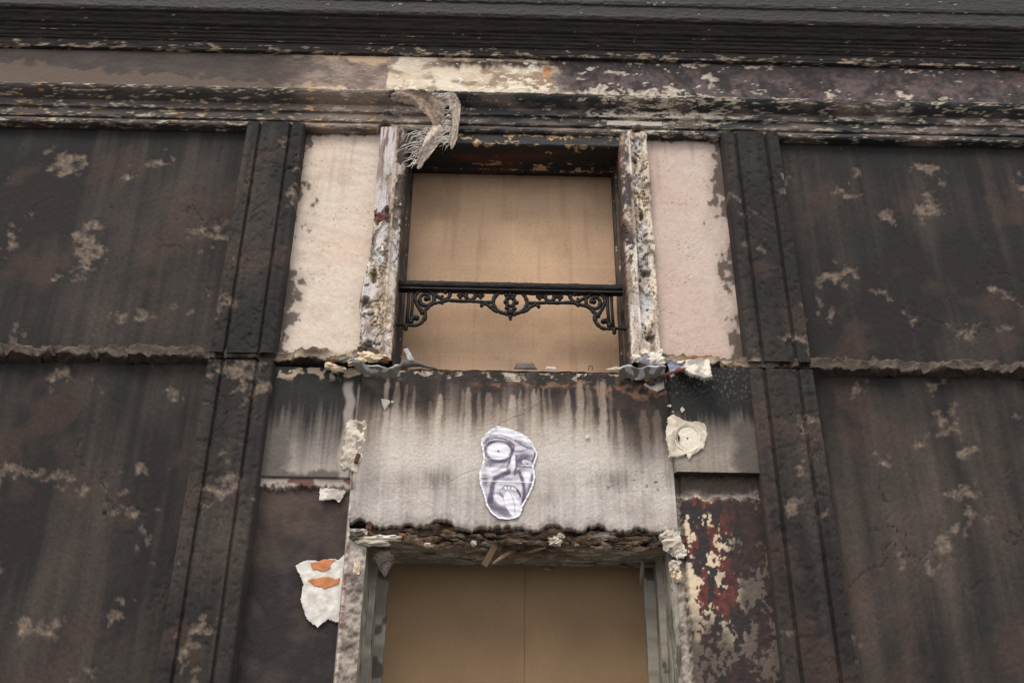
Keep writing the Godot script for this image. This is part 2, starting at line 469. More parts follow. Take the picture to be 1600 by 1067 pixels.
func build_piers() -> void:
	for s: float in [-1.0, 1.0]:
		# from the panel round the front of the surround to the inner arris
		var sec := section([Vector2(0.716, -0.01), Vector2(0.714, 0.05), Vector2(0.705, 0.056), Vector2(0.632, 0.058), Vector2(0.626, 0.068), Vector2(0.612, 0.068), Vector2(0.604, 0.056), Vector2(0.582, 0.05), Vector2(0.572, 0.04), Vector2(0.566, 0.02), Vector2(0.566, -0.02)], 0.0035)
		var P: PackedVector2Array = sec.p
		var Nn: PackedVector2Array = sec.n
		var E: PackedFloat32Array = sec.e
		var m := sheet(sec.v, span(3.835, 5.215, 0.0042), func(v: float, y: float):
			var i := int(v)
			var p := P[i]
			var up: float = (y - 3.84) / 1.36
			var inner := ss(0.628, 0.618, p.x)
			var rid := bump(p.x, 0.619, 0.008)
			var far := ss(0.575, 0.566, p.x)
			var q := p.x * s
			var f := N(q * 9.0 + s * 20.0, y * 6.0)
			var g := N(q * 26.0 + s * 5.0, y * 22.0)
			var rr := R(q * 7.0 + s * 3.0, y * 5.0)
			var wq := q * 15.0 + 0.9 * f + 0.7 * g
			var wy := y * 8.0 + 1.1 * f + 0.5 * g + q * 4.0 * s
			var cell := nc.get_noise_2d(wq, wy)
			var gap := ss(0.13, 0.02, nd.get_noise_2d(wq, wy) + 1.0) * ss(-0.25, 0.1, f + 0.4 * cell)
			var shard := C(240, 228, 212).lerp(C(208, 186, 160), ss(-0.2, 0.7, cell + 0.8 * g)).lerp(C(222, 217, 214), ss(0.55, 0.75, absf(cell - 0.1)))
			shard = shard.lerp(C(158, 128, 104), ss(0.10, 0.3, g + 0.15 * cell) * 0.7).lerp(C(90, 70, 56), gap * 0.85)
			var lift := 0.009 * cell + 0.008 * f + 0.005 * g - 0.010 * gap
			var depth := 0.0
			var col: Color
			if s < 0.0:
				# left: lilac white paint high up, then red brick showing, then broken cream plaster
				var board := ss(0.66, 0.70, up + 0.03 * f)
				var worn := shard
				var paint := C(196, 186, 186).lerp(C(222, 214, 212), clampf(0.5 + S(q * 90.0, y * 5.0) * 0.5 + f, 0, 1))
				paint = paint.lerp(C(120, 78, 74), ss(0.2, 0.34, N(q * 30.0, y * 3.0)) * 0.8)
				var brick := ss(0.12, 0.2, f + 0.35 * bump(up, 0.6, 0.06) - 0.06)
				worn = worn.lerp(C(142, 92, 80), brick * bump(up, 0.6, 0.09))
				var paintleft := clampf(board + ss(0.06, 0.12, N(q * 8.0 + 4.0, y * 4.0) + 0.18 * (up - 0.35)) * 0.9, 0, 1)
				paintleft *= 1.0 - 0.9 * bump(up, 0.755, 0.022) * ss(0.7, 0.64, p.x)
				col = worn.lerp(paint, paintleft)
				depth = (1.0 - paintleft) * (lift - 0.004 - 0.010 * ss(0.5, 0.8, absf(cell)))
				var dark := C(64, 56, 55).lerp(C(112, 96, 86), clampf(0.4 + 1.3 * f, 0, 1))
				dark = dark.lerp(C(205, 195, 188), ss(0.24, 0.3, f + 0.5 * g + 0.5 * bump(up, 0.82, 0.04) + 0.22 * ss(0.5, 0.15, up)))
				dark = dark.lerp(shard, ss(0.62, 0.3, up + 0.35 * f) * (0.85 + 0.3 * f))
				col = col.lerp(dark, inner)
				depth = lerpf(depth, 0.5 * lift - 0.002, inner)
				col = col.lerp(C(226, 208, 184).lerp(C(158, 118, 84), clampf(0.4 + 2.0 * g, 0, 1)), rid * 0.8)
				depth -= rid * 0.006 * ss(-0.1, 0.3, f)
				var cav := 0.6 * ss(0.68, 0.8, rr) * ss(0.6, 0.35, up) * (1.0 - inner)
				for h in [[0.33, 0.675, 0.030, 0.012], [0.035, 0.68, 0.022, 0.03], [0.62, 0.645, 0.02, 0.012], [0.215, 0.69, 0.02, 0.02]]:
					cav = maxf(cav, ss(1.1, 0.5, Vector2((up - h[0]) / h[2], (p.x - h[1]) / h[3]).length() + 0.9 * g))
				col = col.lerp(C(70, 54, 42), cav * 0.7)
				depth -= 0.03 * cav
			else:
				# right: plaster hacked off the outer half, white arris, chipped dark paint inside
				var worn := shard.lerp(C(170, 138, 110), ss(0.1, 0.35, f + g) * 0.6)
				worn = worn.lerp(C(206, 204, 202), ss(0.12, 0.3, N(q * 6.0, y * 4.0 + 30.0)) * 0.8)
				var outer := ss(0.675, 0.69, p.x + 0.012 * f)
				worn = worn.lerp(C(232, 216, 190), outer * 0.6)
				col = worn
				depth = -0.006 + 1.2 * lift - 0.008 * bump(p.x, 0.655, 0.02) + 0.008 * outer
				var dark := C(74, 64, 64).lerp(C(150, 126, 112), clampf(0.35 + 1.3 * f, 0, 1))
				dark = dark.lerp(shard.lerp(C(238, 228, 218), 0.4), ss(0.12, 0.2, f * 0.8 + 0.7 * g + 0.75 * ss(0.62, 0.2, up) - 0.02))
				col = col.lerp(dark, inner)
				depth = lerpf(depth, 0.5 * lift, inner)
				col = col.lerp(C(240, 232, 224), rid * ss(-0.35, 0.0, f + 0.1))
				depth = lerpf(depth, 0.002 * g, rid * 0.8)
				var cav := 0.6 * ss(0.68, 0.8, rr) * (1.0 - inner) * (1.0 - outer)
				for h in [[0.36, 0.66, 0.02, 0.03], [0.10, 0.665, 0.025, 0.02], [0.62, 0.66, 0.02, 0.012], [0.87, 0.645, 0.015, 0.012]]:
					cav = maxf(cav, ss(1.1, 0.5, Vector2((up - h[0]) / h[2], (p.x - h[1]) / h[3]).length() + 0.9 * g))
				col = col.lerp(C(80, 60, 46), cav * 0.75)
				depth -= 0.024 * cav
			var dirt := ss(0.02, 0.32, N(q * 22.0 + 3.0, y * 2.2)) * 0.55 + ss(0.1, 0.35, N(q * 9.0, y * 3.0 + 15.0)) * 0.35
			col = col.lerp(C(122, 98, 80), clampf(dirt, 0, 0.7))
			var rev := C(58, 50, 48).lerp(C(130, 104, 84), clampf(0.3 + 1.4 * g, 0, 1))
			if s > 0.0: rev = rev.lerp(C(126, 66, 48), ss(0.05, 0.25, f) * 0.7)
			col = col.lerp(rev, far)
			col *= 0.94 + 0.25 * S(q * 120.0, y * 120.0)
			col.a = 1.0
			vc = col
			var edge := maxf(E[i], 0.0) * 0.004 * ss(0.0, 0.3, g)
			depth -= edge
			var spread := (0.014 * ss(0.5, 0.3, up) + 0.016 * bump(up, 0.22, 0.08)) * ss(0.64, 0.70, p.x) * (1.0 if s < 0.0 else 0.0)
			vp = Vector3(s * (p.x + spread + Nn[i].x * depth * 0.6), y, p.y - absf(Nn[i].y) * -depth), s > 0.0)
		var pr := obj("window_surround", m, "plaster", house)
		pr.set_meta("label", "left window surround with lilac white paint over broken plaster" if s < 0.0 else "right window surround hacked back to rough cream plaster")
		# the deep side of the opening, with the stump of the sash frame
		var sec2 := section([Vector2(0.568, -0.015), Vector2(0.568, -0.14), Vector2(0.558, -0.143), Vector2(0.556, -0.165), Vector2(0.566, -0.17), Vector2(0.566, -0.215), Vector2(0.553, -0.218), Vector2(0.551, -0.25), Vector2(0.58, -0.26)], 0.005)
		var P2: PackedVector2Array = sec2.p
		var m2 := sheet(sec2.v, span(3.72, 5.16, 0.006), func(v: float, y: float):
			var p := P2[int(v)]
			var f := N(p.y * 16.0 + 4.0 * s, y * 5.0)
			var base := C(40, 35, 34).lerp(C(96, 74, 60), clampf(0.3 + 1.5 * f, 0, 1))
			var d := chips(p.y * 2.0 + s, y * 0.6, 0.26, 0.0, base, C(196, 176, 152))
			vp = Vector3(s * (p.x - d - 0.002 * f), y, p.y), s > 0.0)
		obj("window_reveal", m2, "charred", pr)

func build_spandrel() -> void:
	var runs := []
	# px, top row, bottom row, width in px, strength: pale runs that rain has washed through the soot
	for r in [[606, 586, 700, 7, 0.9], [620, 596, 720, 9, 0.8], [636, 600, 690, 5, 0.6], [646, 602, 660, 4, 0.5], [687, 614, 742, 8, 0.9], [672, 625, 680, 6, 0.4], [723, 608, 670, 5, 0.6], [731, 604, 760, 8, 0.8], [750, 612, 680, 6, 0.6], [762, 612, 690, 10, 0.6], [799, 616, 720, 12, 0.9], [814, 608, 660, 5, 0.5], [834, 606, 830, 7, 0.7], [841, 606, 720, 6, 0.6], [850, 604, 680, 4, 0.5], [860, 606, 690, 4, 0.4], [888, 608, 780, 8, 0.7], [905, 592, 830, 10, 0.95], [919, 600, 720, 9, 0.6], [934, 590, 640, 4, 0.9], [941, 588, 830, 11, 1.0], [952, 600, 740, 5, 0.5], [968, 640, 780, 7, 0.4], [1006, 640, 800, 12, 0.5], [1026, 640, 820, 12, 0.5], [953, 745, 800, 6, 0.6], [915, 748, 825, 7, 0.6], [662, 760, 820, 5, 0.3], [780, 630, 665, 8, 0.4]]:
		var a := at(r[0], r[1], 0.03)
		var b := at(r[0], r[2], 0.03)
		runs.append([a.x, a.y, b.y, r[3] * 0.0032, r[4]])
	var top := at(800, 580, 0.03).y
	var yb := at(800, 748, 0.03).y
	var rim := at(800, 601, 0.03).y
	var m := sheet(span(-0.705, 0.735, 0.0036), span(2.985, top + 0.012, 0.0036), func(x: float, y: float):
		var t: float = top - y
		var n1 := N(x * 2.2, y * 1.6)
		var v1 := 1.7 * N(x * 13.0 + 0.05 * S(x * 3.0, y * 5.0), y * 0.35)
		var v2 := 1.5 * N(x * 46.0, y * 1.0 + 7.0)
		var east := ss(0.30, 0.62, x)
		var west := ss(-0.52, -0.66, x)
		var reach := 0.195 + 0.14 * n1 + 0.12 * east + 0.05 * west + 0.035 * v1 + 0.015 * v2
		var soot := 1.0 - ss(reach - 0.13, reach + 0.13 + 0.14 * east, t)
		var haze := (1.0 - ss(0.08, 0.46 + 0.24 * east + 0.24 * west, t)) * (0.95 + 0.2 * east + 0.5 * n1) + 0.04
		haze += 0.20 * v1 * ss(0.55, 0.1, t) + 0.08 * v2 * ss(0.6, 0.15, t)
		haze += (0.34 + 0.42 * ss(-0.15, 0.35, N(x * 3.4 + 9.0, y * 2.2))) * bump(y, yb + 0.02 * N(x * 3.0, 5.0), 0.06) * (0.65 + 0.4 * S(x * 9.0, y * 3.0) + 0.25 * v2)
		haze += 0.42 * ss(0.5, 0.62, t) * (0.36 + 0.6 * N(x * 15.0, y * 0.9) + 0.25 * v2 + 0.9 * N(x * 4.0, y * 5.0 + 40.0)) + 0.12 * west
		var washed := 0.0
		for r: Array in runs:
			var dx: float = absf(x - r[0] - 0.006 * S(r[0] * 30.0, y * 4.0))
			if dx < r[3] * 1.6 and y < r[1] + 0.01:
				var w: float = r[3] * (0.35 + 0.4 * ss(r[1], r[1] - 0.06, y) + 0.12 * S(r[0] * 9.0, y * 20.0))
				var f: float = ss(w, w * 0.45, dx) * ss(r[1] + 0.004, r[1] - 0.012, y) * ss(r[2] - 0.05, r[2] + 0.08, y) * r[4]
				washed = maxf(washed, f)
		soot = maxf(soot, 0.95 * ss(0.10, 0.045, t + 0.05 * N(x * 6.0, 9.0)))
		soot *= 1.0 - 0.82 * washed * ss(0.02, 0.07, t)
		haze *= 1.0 - 0.45 * washed
		var plaster := C(212, 203, 194).lerp(C(198, 190, 184), ss(0.4, 0.75, t + 0.1 * n1))
		plaster = plaster.lerp(C(206, 186, 166), clampf(0.5 * ss(0.45, 0.15, t) + 0.4 * n1, 0, 0.6))
		var col := plaster.lerp(C(122, 102, 87).lerp(C(116, 106, 100), ss(0.3, 0.55, t)), clampf(haze, 0, 0.9))
		var black := C(27, 22, 22).lerp(C(64, 49, 43), clampf(0.25 + 1.4 * N(x * 6.0, y * 6.0), 0, 1))
		col = col.lerp(black, clampf(soot, 0, 1) * 0.97)
		# scorched brown rims
		var scorch := bump(y, rim + 0.035 * N(x * 5.0, 1.0) - 0.03 * east, 0.012) * ss(-0.12, 0.0, x) + 0.8 * bump(t, 0.10, 0.05) * ss(0.38, 0.5, x) * ss(-0.1, 0.25, N(x * 9.0, y * 9.0)) + 0.5 * bump(y, rim, 0.01) * ss(-0.25, -0.1, x)
		col = col.lerp(C(158, 116, 88), clampf(scorch * (0.30 + 1.2 * N(x * 16.0, y * 20.0)), 0, 0.6))
		# paint knocked off along the top edge
		var lip := ss(0.03 + 0.05 * N(x * 9.0, 3.0), 0.0, t)
		var knock := ss(0.06, 0.12, N(x * 14.0, y * 18.0 + 5.0) + 0.35 * lip - 0.24) * ss(0.06, 0.02, t)
		var bite := bump(x, 0.0, 0.045)
		knock = maxf(knock, ss(0.35, 0.6, bite + 0.5 * N(x * 20.0, y * 20.0)) * ss(0.055, 0.045, t))
		col = col.lerp(C(196, 184, 170).lerp(C(120, 104, 92), clampf(0.5 + 1.6 * N(x * 30.0, y * 30.0), 0, 1)), knock)
		# hairline cracks, scratches
		var crack := 0.0
		for k in [[776, 666, 850, 628], [812, 648, 846, 632], [700, 756, 745, 731], [585, 652, 605, 638], [668, 627, 720, 622]]:
			var a := at(k[0], k[1], 0.03)
			var b := at(k[2], k[3], 0.03)
			var near := Geometry2D.get_closest_point_to_segment(Vector2(x, y + 0.02 * N(x * 7.0, k[0])), Vector2(a.x, a.y), Vector2(b.x, b.y))
			crack = maxf(crack, 0.4 * ss(0.0030, 0.001, near.distance_to(Vector2(x, y + 0.02 * N(x * 7.0, k[0])))))
		col = col.lerp(C(80, 62, 52), crack * 0.75)
		var pock := ss(0.52, 0.6, R(x * 8.0, y * 7.0)) * bump(y, yb - 0.01, 0.05) * ss(0.25, 0.45, x)
		var scrape := ss(0.15, 0.3, N(x * 16.0, y * 40.0)) * pock
		col = col.lerp(C(90, 78, 72), scrape * 0.8)
		# the ragged lower edge
		var cut: float = 3.022 + 0.020 * N(x * 5.0, 2.0) + 0.016 * N(x * 19.0, 6.0) - 0.012 * x
		for k in [[690, 18], [937, 14], [869, 10], [560, 6], [728, -6], [830, -6]]:
			cut += k[1] * 0.0018 * bump(x, at(k[0], 835, 0.03).x, 0.04)
		var lowdirt := ss(0.05, 0.0, y - cut + 0.03 * N(x * 22.0, y * 22.0))
		col = col.lerp(C(120, 108, 96), lowdirt * 0.7)
		vskip = y < cut
		var round_ := ss(0.012, 0.0, y - cut)
		var roundtop := ss(0.004, -0.012, t)
		col *= 0.96 + 0.2 * N(x * 60.0, y * 60.0)
		col.a = 1.0
		vc = col
		vp = Vector3(x, y, 0.03 + 0.005 * n1 + 0.0015 * N(x * 16.0, y * 16.0) - 0.010 * knock - 0.004 * crack - 0.003 * scrape - 0.022 * round_ * round_ - 0.03 * roundtop))
	var sp := obj("spandrel_wall", m, "plaster", house)
	sp.set_meta("label", "soot streaked grey plaster below the window sill")
	# the top of that wall, running back to the board
	var m3 := sheet(span(-0.60, 0.60, 0.008), span(0.025, -0.26, 0.008), func(x: float, z: float):
		var n := N(x * 10.0, z * 14.0)
		vc = C(170, 156, 142).lerp(C(90, 78, 70), clampf(0.4 + 1.6 * n, 0, 1))
		vp = Vector3(x, top + 0.004 + 0.006 * n + 0.03 * z, z))
	obj("sill_bed", m3, "plaster", sp)

func build_side_strips() -> void:
	var top := at(540, 578, 0.02).y
	var lowl := at(530, 748, 0.02).y
	# left
	var m := sheet(span(-1.12, -0.7, 0.0042), span(lowl - 0.004, top + 0.01, 0.0042), func(x: float, y: float):
		var t: float = top - y
		var v1 := 1.5 * N(x * 13.0, y * 0.4 + 4.0)
		var v2 := 1.4 * N(x * 42.0, y * 0.9)
		var soot := clampf(1.05 - ss(0.12, 0.62, t + 0.08 * v1 + 0.06 * N(x * 3.0, y * 2.0)) * 0.8 + 0.10 * v2, 0, 1)
		soot = maxf(soot, 0.8 * ss(0.06, 0.02, y - lowl + 0.03 * N(x * 12.0, 4.0)))
		soot = maxf(soot, 0.8 * ss(-0.92, -1.05, x + 0.05 * N(x * 4.0, y * 4.0)))
		var wash := ss(0.03, 0.012, absf(x + 0.755 + 0.012 * S(3.0, y * 6.0))) * ss(0.05, 0.08, t) + 0.7 * ss(0.008, 0.003, absf(x + 0.712)) * ss(0.06, 0.1, t)
		soot *= 1.0 - 0.55 * clampf(wash, 0, 1)
		vc = C(196, 184, 174).lerp(C(36, 30, 29), soot)
		vc = vc.lerp(C(178, 160, 138), ss(0.2, 0.27, N(x * 12.0, y * 12.0) + 0.25 * ss(0.05, 0.0, t)) * ss(0.07, 0.03, t))
		vc.a = 1.0
		vp = Vector3(x, y, 0.02 + 0.003 * N(x * 9.0, y * 9.0) - 0.012 * ss(0.008, 0.0, -0.7 - x) - 0.02 * ss(0.006, 0.0, y - lowl)), false)
	var o := obj("side_strip", m, "plaster", house)
	o.set_meta("label", "soot blackened strip left of the streaked plaster")
	# right
	var lowr := at(1070, 737, 0.06).y
	var sec := section([Vector2(0.735, -0.01), Vector2(0.738, 0.05), Vector2(0.746, 0.06), Vector2(1.12, 0.06)], 0.0045)
	var P: PackedVector2Array = sec.p
	var m2 := sheet(sec.v, span(lowr, top + 0.03, 0.0042), func(v: float, y: float):
		var p := P[int(v)]
		var x := p.x
		var t: float = top - y
		var v1 := 1.5 * N(x * 13.0, y * 0.4 + 4.0)
		var soot := clampf(1.1 - ss(0.15, 0.42, t + 0.05 * v1) * 0.72 + 0.12 * 1.4 * N(x * 42.0, y * 0.9), 0, 1)
		soot = maxf(soot, 0.8 * ss(0.95, 1.06, x + 0.05 * N(x * 4.0, y * 4.0)))
		vc = C(178, 164, 152).lerp(C(28, 24, 24), soot)
		var dot := ss(0.7, 0.8, S(x * 60.0, y * 26.0)) * ss(0.2, 0.05, t)
		vc = vc.lerp(C(150, 138, 128), dot * 0.35)
		vc.a = 1.0
		vp = Vector3(x, y, p.y + 0.003 * N(x * 9.0, y * 9.0)))
	var o2 := obj("side_strip", m2, "plaster", house)
	o2.set_meta("label", "black topped strip right of the streaked plaster")
	# underside of the right strip and the sunk dark panel below it
	obj("strip_underside", plain_box(Vector3(0.74, lowr + 0.002, -0.1), Vector3(1.12, lowr + 0.02, 0.054)), "dark_core", o2)
	var jx := at(1058, 820, 0.01).x
	var px_ := at(1066, 820, 0.0).x
	var xr := at(1049, 885, 0.02).x - 0.002
	var xl := at(569, 885, 0.02).x + 0.002
	var m4 := sheet(span(xr, 1.12, 0.0042), span(1.9, lowr + 0.004, 0.005), func(x: float, y: float):
		var f := N(x * 8.0, y * 7.0)
		var g := N(x * 28.0, y * 24.0)
		var t: float = lowr - y
		var col := C(176, 164, 152).lerp(C(108, 98, 90), clampf(0.35 + 1.2 * f + g, 0, 1))
		col = col.lerp(C(84, 75, 68), ss(0.11, 0.06, t + 0.05 * f))
		# the painted pilaster begins here: red and black coats over cream
		var pil := ss(px_ - 0.004, px_ + 0.006, x + 0.010 * g) * ss(0.09, 0.13, t + 0.05 * f)
		var coat := C(44, 38, 40).lerp(C(104, 50, 46) * (0.9 + 0.7 * g), ss(-0.10, 0.02, N(x * 9.0 + 60.0, y * 4.0) + 0.15 * g))
		coat = coat.lerp(C(216, 196, 168), ss(0.14, 0.2, g * 0.5 + 0.7 * N(x * 9.0, y * 5.0) - 0.12 * ss(px_ + 0.04, px_ + 0.12, x) + 0.25 * bump(x, px_ + 0.02, 0.012) + 0.2 * ss(0.35, 0.5, t)))
		coat = coat.lerp(C(40, 34, 33), maxf(ss(0.88, 1.0, x + 0.06 * f), ss(0.52, 0.75, t + 0.1 * f)) * 0.88)
		col = col.lerp(coat, pil)
		vskip = x < 0.73 and y > 3.02
		col.a = 1.0
		vc = col
		vp = Vector3(x, y, 0.0 + 0.010 * f * (1.0 - 0.7 * pil) + 0.010 * g * (1.0 - 0.75 * pil) + 0.028 * pil - 0.012 * bump(x, px_, 0.006)))
	var o3 := obj("shop_pilaster", m4, "plaster", house)
	o3.set_meta("label", "right shop pilaster with peeling red and black paint")
	# left: dark board behind a pale raised edge
	var ex := at(547, 830, 0.02).x
	var m5 := sheet(span(-1.12, xl, 0.0042), span(1.9, lowl + 0.002, 0.005), func(x: float, y: float):
		var f := N(x * 6.0, y * 6.0)
		var g := N(x * 26.0, y * 20.0)
		var t: float = lowl - y
		var col := C(80, 66, 58).lerp(C(40, 34, 36), clampf(ss(0.08, 0.5, t) + 0.8 * f, 0, 1))
		var head := ss(0.05, 0.03, t + 0.03 * g)
		col = col.lerp(C(178, 164, 156).lerp(C(110, 78, 74), ss(0.05, 0.2, f)), head)
		vskip = x > -0.70 and y > 3.02
		var frame := ss(ex - 0.022, ex - 0.016, x)
		var bead := bump(x, ex - 0.006, 0.006)
		var strip := C(170, 158, 148).lerp(C(104, 92, 84), clampf(0.35 + 1.4 * f + g, 0, 1))
		strip = strip.lerp(C(196, 186, 178), ss(-0.74, -0.70, x) * ss(0.5, 0.2, t))
		col = col.lerp(strip, frame)
		col = col.lerp(C(206, 190, 178).lerp(C(128, 70, 58), ss(0.0, 0.2, N(1.0, y * 16.0))), bead * 0.85)
		col.a = 1.0
		vc = col
		vp = Vector3(x, y, -0.012 + 0.004 * f + 0.02 * head + frame * (0.028 + 0.014 * f + 0.010 * g) + 0.012 * bead))
	var o4 := obj("shop_pilaster", m5, "plaster", house)
	o4.set_meta("label", "left shop pilaster with a dark painted panel")

func build_lintel() -> void:
	# what the fallen plaster laid bare: crumbling core in front, broken soffit behind
	var sec := section([Vector2(0.005, 3.075), Vector2(-0.004, 3.03), Vector2(-0.01, 3.0), Vector2(-0.02, 2.975), Vector2(-0.03, 2.965), Vector2(-0.19, 2.97), Vector2(-0.34, 2.975)], 0.0045)
	var P: PackedVector2Array = sec.p
	var xm := at(812, 870, -0.1).x
	var lx := at(569, 885, 0.02).x - 0.01
	var rx := at(1049, 885, 0.02).x + 0.01
	var m := sheet(span(lx, rx, 0.0045), sec.v, func(x: float, v: float):
		var p := P[int(v)]
		var s := v * 0.0045
		var f := N(x * 5.0, s * 14.0)
		var g := N(x * 20.0, s * 34.0)
		var layer := R(x * 2.2, s * 16.0 + 2.0)
		var hole := bump(x, xm, 0.12) * bump(p.x, -0.10, 0.08)
		var core := C(118, 97, 78).lerp(C(176, 156, 134), clampf(0.35 + 1.3 * f + 0.6 * g, 0, 1))
		core = core.lerp(C(132, 74, 46), ss(0.16, 0.3, N(x * 14.0 + 8.0, s * 20.0)) * 0.7)
		core = core.lerp(C(34, 28, 24), ss(0.35, 0.7, layer) * 0.8)
		var soffit := C(150, 143, 126).lerp(C(104, 97, 83), clampf(0.4 + 1.3 * f, 0, 1))
		soffit = soffit.lerp(C(206, 200, 184), ss(0.18, 0.24, f + 0.4 * g) * 0.8)
		var k := ss(-0.035, -0.07, p.x + 0.05 * f) * ss(0.12, 0.34, absf(x - xm) + 0.1 * f + 0.3 * ss(-0.2, -0.3, p.x))
		var col := core.lerp(soffit, k)
		col = col.lerp(C(30, 25, 21), hole * 0.85)
		col.a = 1.0
		vc = col
		var deep := (1.0 - k) * (0.030 * f + 0.022 * g - 0.030 * ss(0.3, 0.7, layer)) + k * 0.006 * f
		if p.x > -0.025: vp = Vector3(x, p.y, p.x + deep - 0.01)
		else: vp = Vector3(x, p.y - deep * 0.6 + 0.05 * hole - 0.018 * k * 0.5, p.x), true)
	var lin := obj("lintel", m, "stone", house)
	lin.set_meta("label", "broken crumbling lintel over the lower opening")
	rng.seed = 77
	var lumps := []
	for k in 7: lumps.append(rock(100 + k, 0.5, 14, 9))
	var kinds := ["chunk_brown", "chunk_brown", "chunk_grey", "chunk_dark", "chunk_dark", "chunk_pale", "chunk_brick"]
	for k in 64:
		var t := (k + rng.randf()) / 64.0
		var x := lerpf(lx + 0.02, rx - 0.02, t)
		var z := rng.randf_range(-0.055, -0.004)
		var y := 3.0 + rng.randf_range(-0.035, 0.022) - 0.012 * x
		var sz := rng.randf_range(0.014, 0.042) * rng.randf_range(0.6, 1.3)
		var b := Basis.from_euler(Vector3(rng.randf_range(-0.5, 0.5), rng.randf_range(-0.7, 0.7), rng.randf_range(-0.25, 0.25))).scaled_local(Vector3(sz * rng.randf_range(1.4, 3.6), sz * rng.randf_range(0.4, 0.8), sz))
		var kind: String = kinds[rng.randi() % (7 if rng.randf() < 0.5 else 5)]
		if kind == "chunk_brick": b = b.scaled(Vector3.ONE * 0.5)
		obj("rubble_chunk", lumps[k % 7], kind, lin, Transform3D(b, Vector3(x, y, z)))
	# strips of torn plaster and lath left hanging under the soffit
	for k in 13:
		var x := rng.randf_range(lx + 0.05, rx - 0.05)
		var l := rng.randf_range(0.05, 0.16)
		var st := begin()
		var a := Vector3(x, 2.955 + rng.randf_range(-0.01, 0.012), rng.randf_range(-0.3, -0.04))
		var dir := Vector3(rng.randf_range(-1, 1), rng.randf_range(-0.16, 0.05), rng.randf_range(-0.3, 0.3)).normalized() * l
		tube(st, [a, a + dir * 0.5 + Vector3(0, rng.randf_range(-0.006, 0.006), 0), a + dir], [0.009, 0.011, 0.004], 5, 0.35)
		obj("plaster_sliver", finish(st), ["chunk_brown", "chunk_grey", "chunk_dark", "chunk_brown"][k % 4], lin)
	# the plaster icicle by the left jamb
	var head := at(599, 862, -0.05)
	var tip := at(601, 901, -0.06)
	var ici := sheet(span(0, TAU, TAU / 30), span(0, 1, 0.02), func(g: float, v: float):
		var n := N(cos(g) * 1.2 + v * 3.0, sin(g) * 1.2 + 8.0) + 0.6 * N(cos(g) * 4.0, sin(g) * 4.0 + v * 12.0)
		var r: float = 0.046 * (0.55 + 0.6 * ss(0.0, 0.25, v)) * pow(1.0 - v, 0.75) * (1.0 + 0.6 * n) + 0.001
		vp = head.lerp(tip, v) + Vector3(cos(g) * r, 0.004 * n, sin(g) * r * 0.8)
		vc = C(150, 138, 124).lerp(C(96, 84, 74), clampf(0.4 + 1.6 * n, 0, 1))
		vc.a = 1.0)
	obj("hanging_plaster", ici, "stone", lin)
	# jambs of the lower opening
	for s: float in [-1.0, 1.0]:
		var cx: float = lx + 0.01 if s < 0 else rx - 0.01
		var s2 := section([Vector2(cx + s * 0.02, 0.005), Vector2(cx + s * 0.004, 0.012), Vector2(cx, 0.004), Vector2(cx - s * 0.004, -0.19), Vector2(cx - s * 0.03, -0.195), Vector2(cx - s * 0.03, -0.30), Vector2(cx - s * 0.075, -0.305), Vector2(cx - s * 0.075, -0.36)], 0.006)
		var P3: PackedVector2Array = s2.p
		var m2 := sheet(s2.v, span(1.9, 3.0, 0.006), func(v: float, y: float):
			var p := P3[int(v)]
			var f := N(p.y * 10.0 + s * 7.0, y * 5.0)
			vc = C(128, 121, 108).lerp(C(170, 163, 149), clampf(0.4 + 1.3 * f, 0, 1))
			vc = vc.lerp(C(60, 52, 44), ss(0.2, 0.3, N(p.y * 22.0, y * 3.0 + s)) * 0.8)
			vc.a = 1.0
			vp = Vector3(p.x + 0.006 * f, y, p.y), s > 0)
		obj("opening_jamb", m2, "plaster", house)

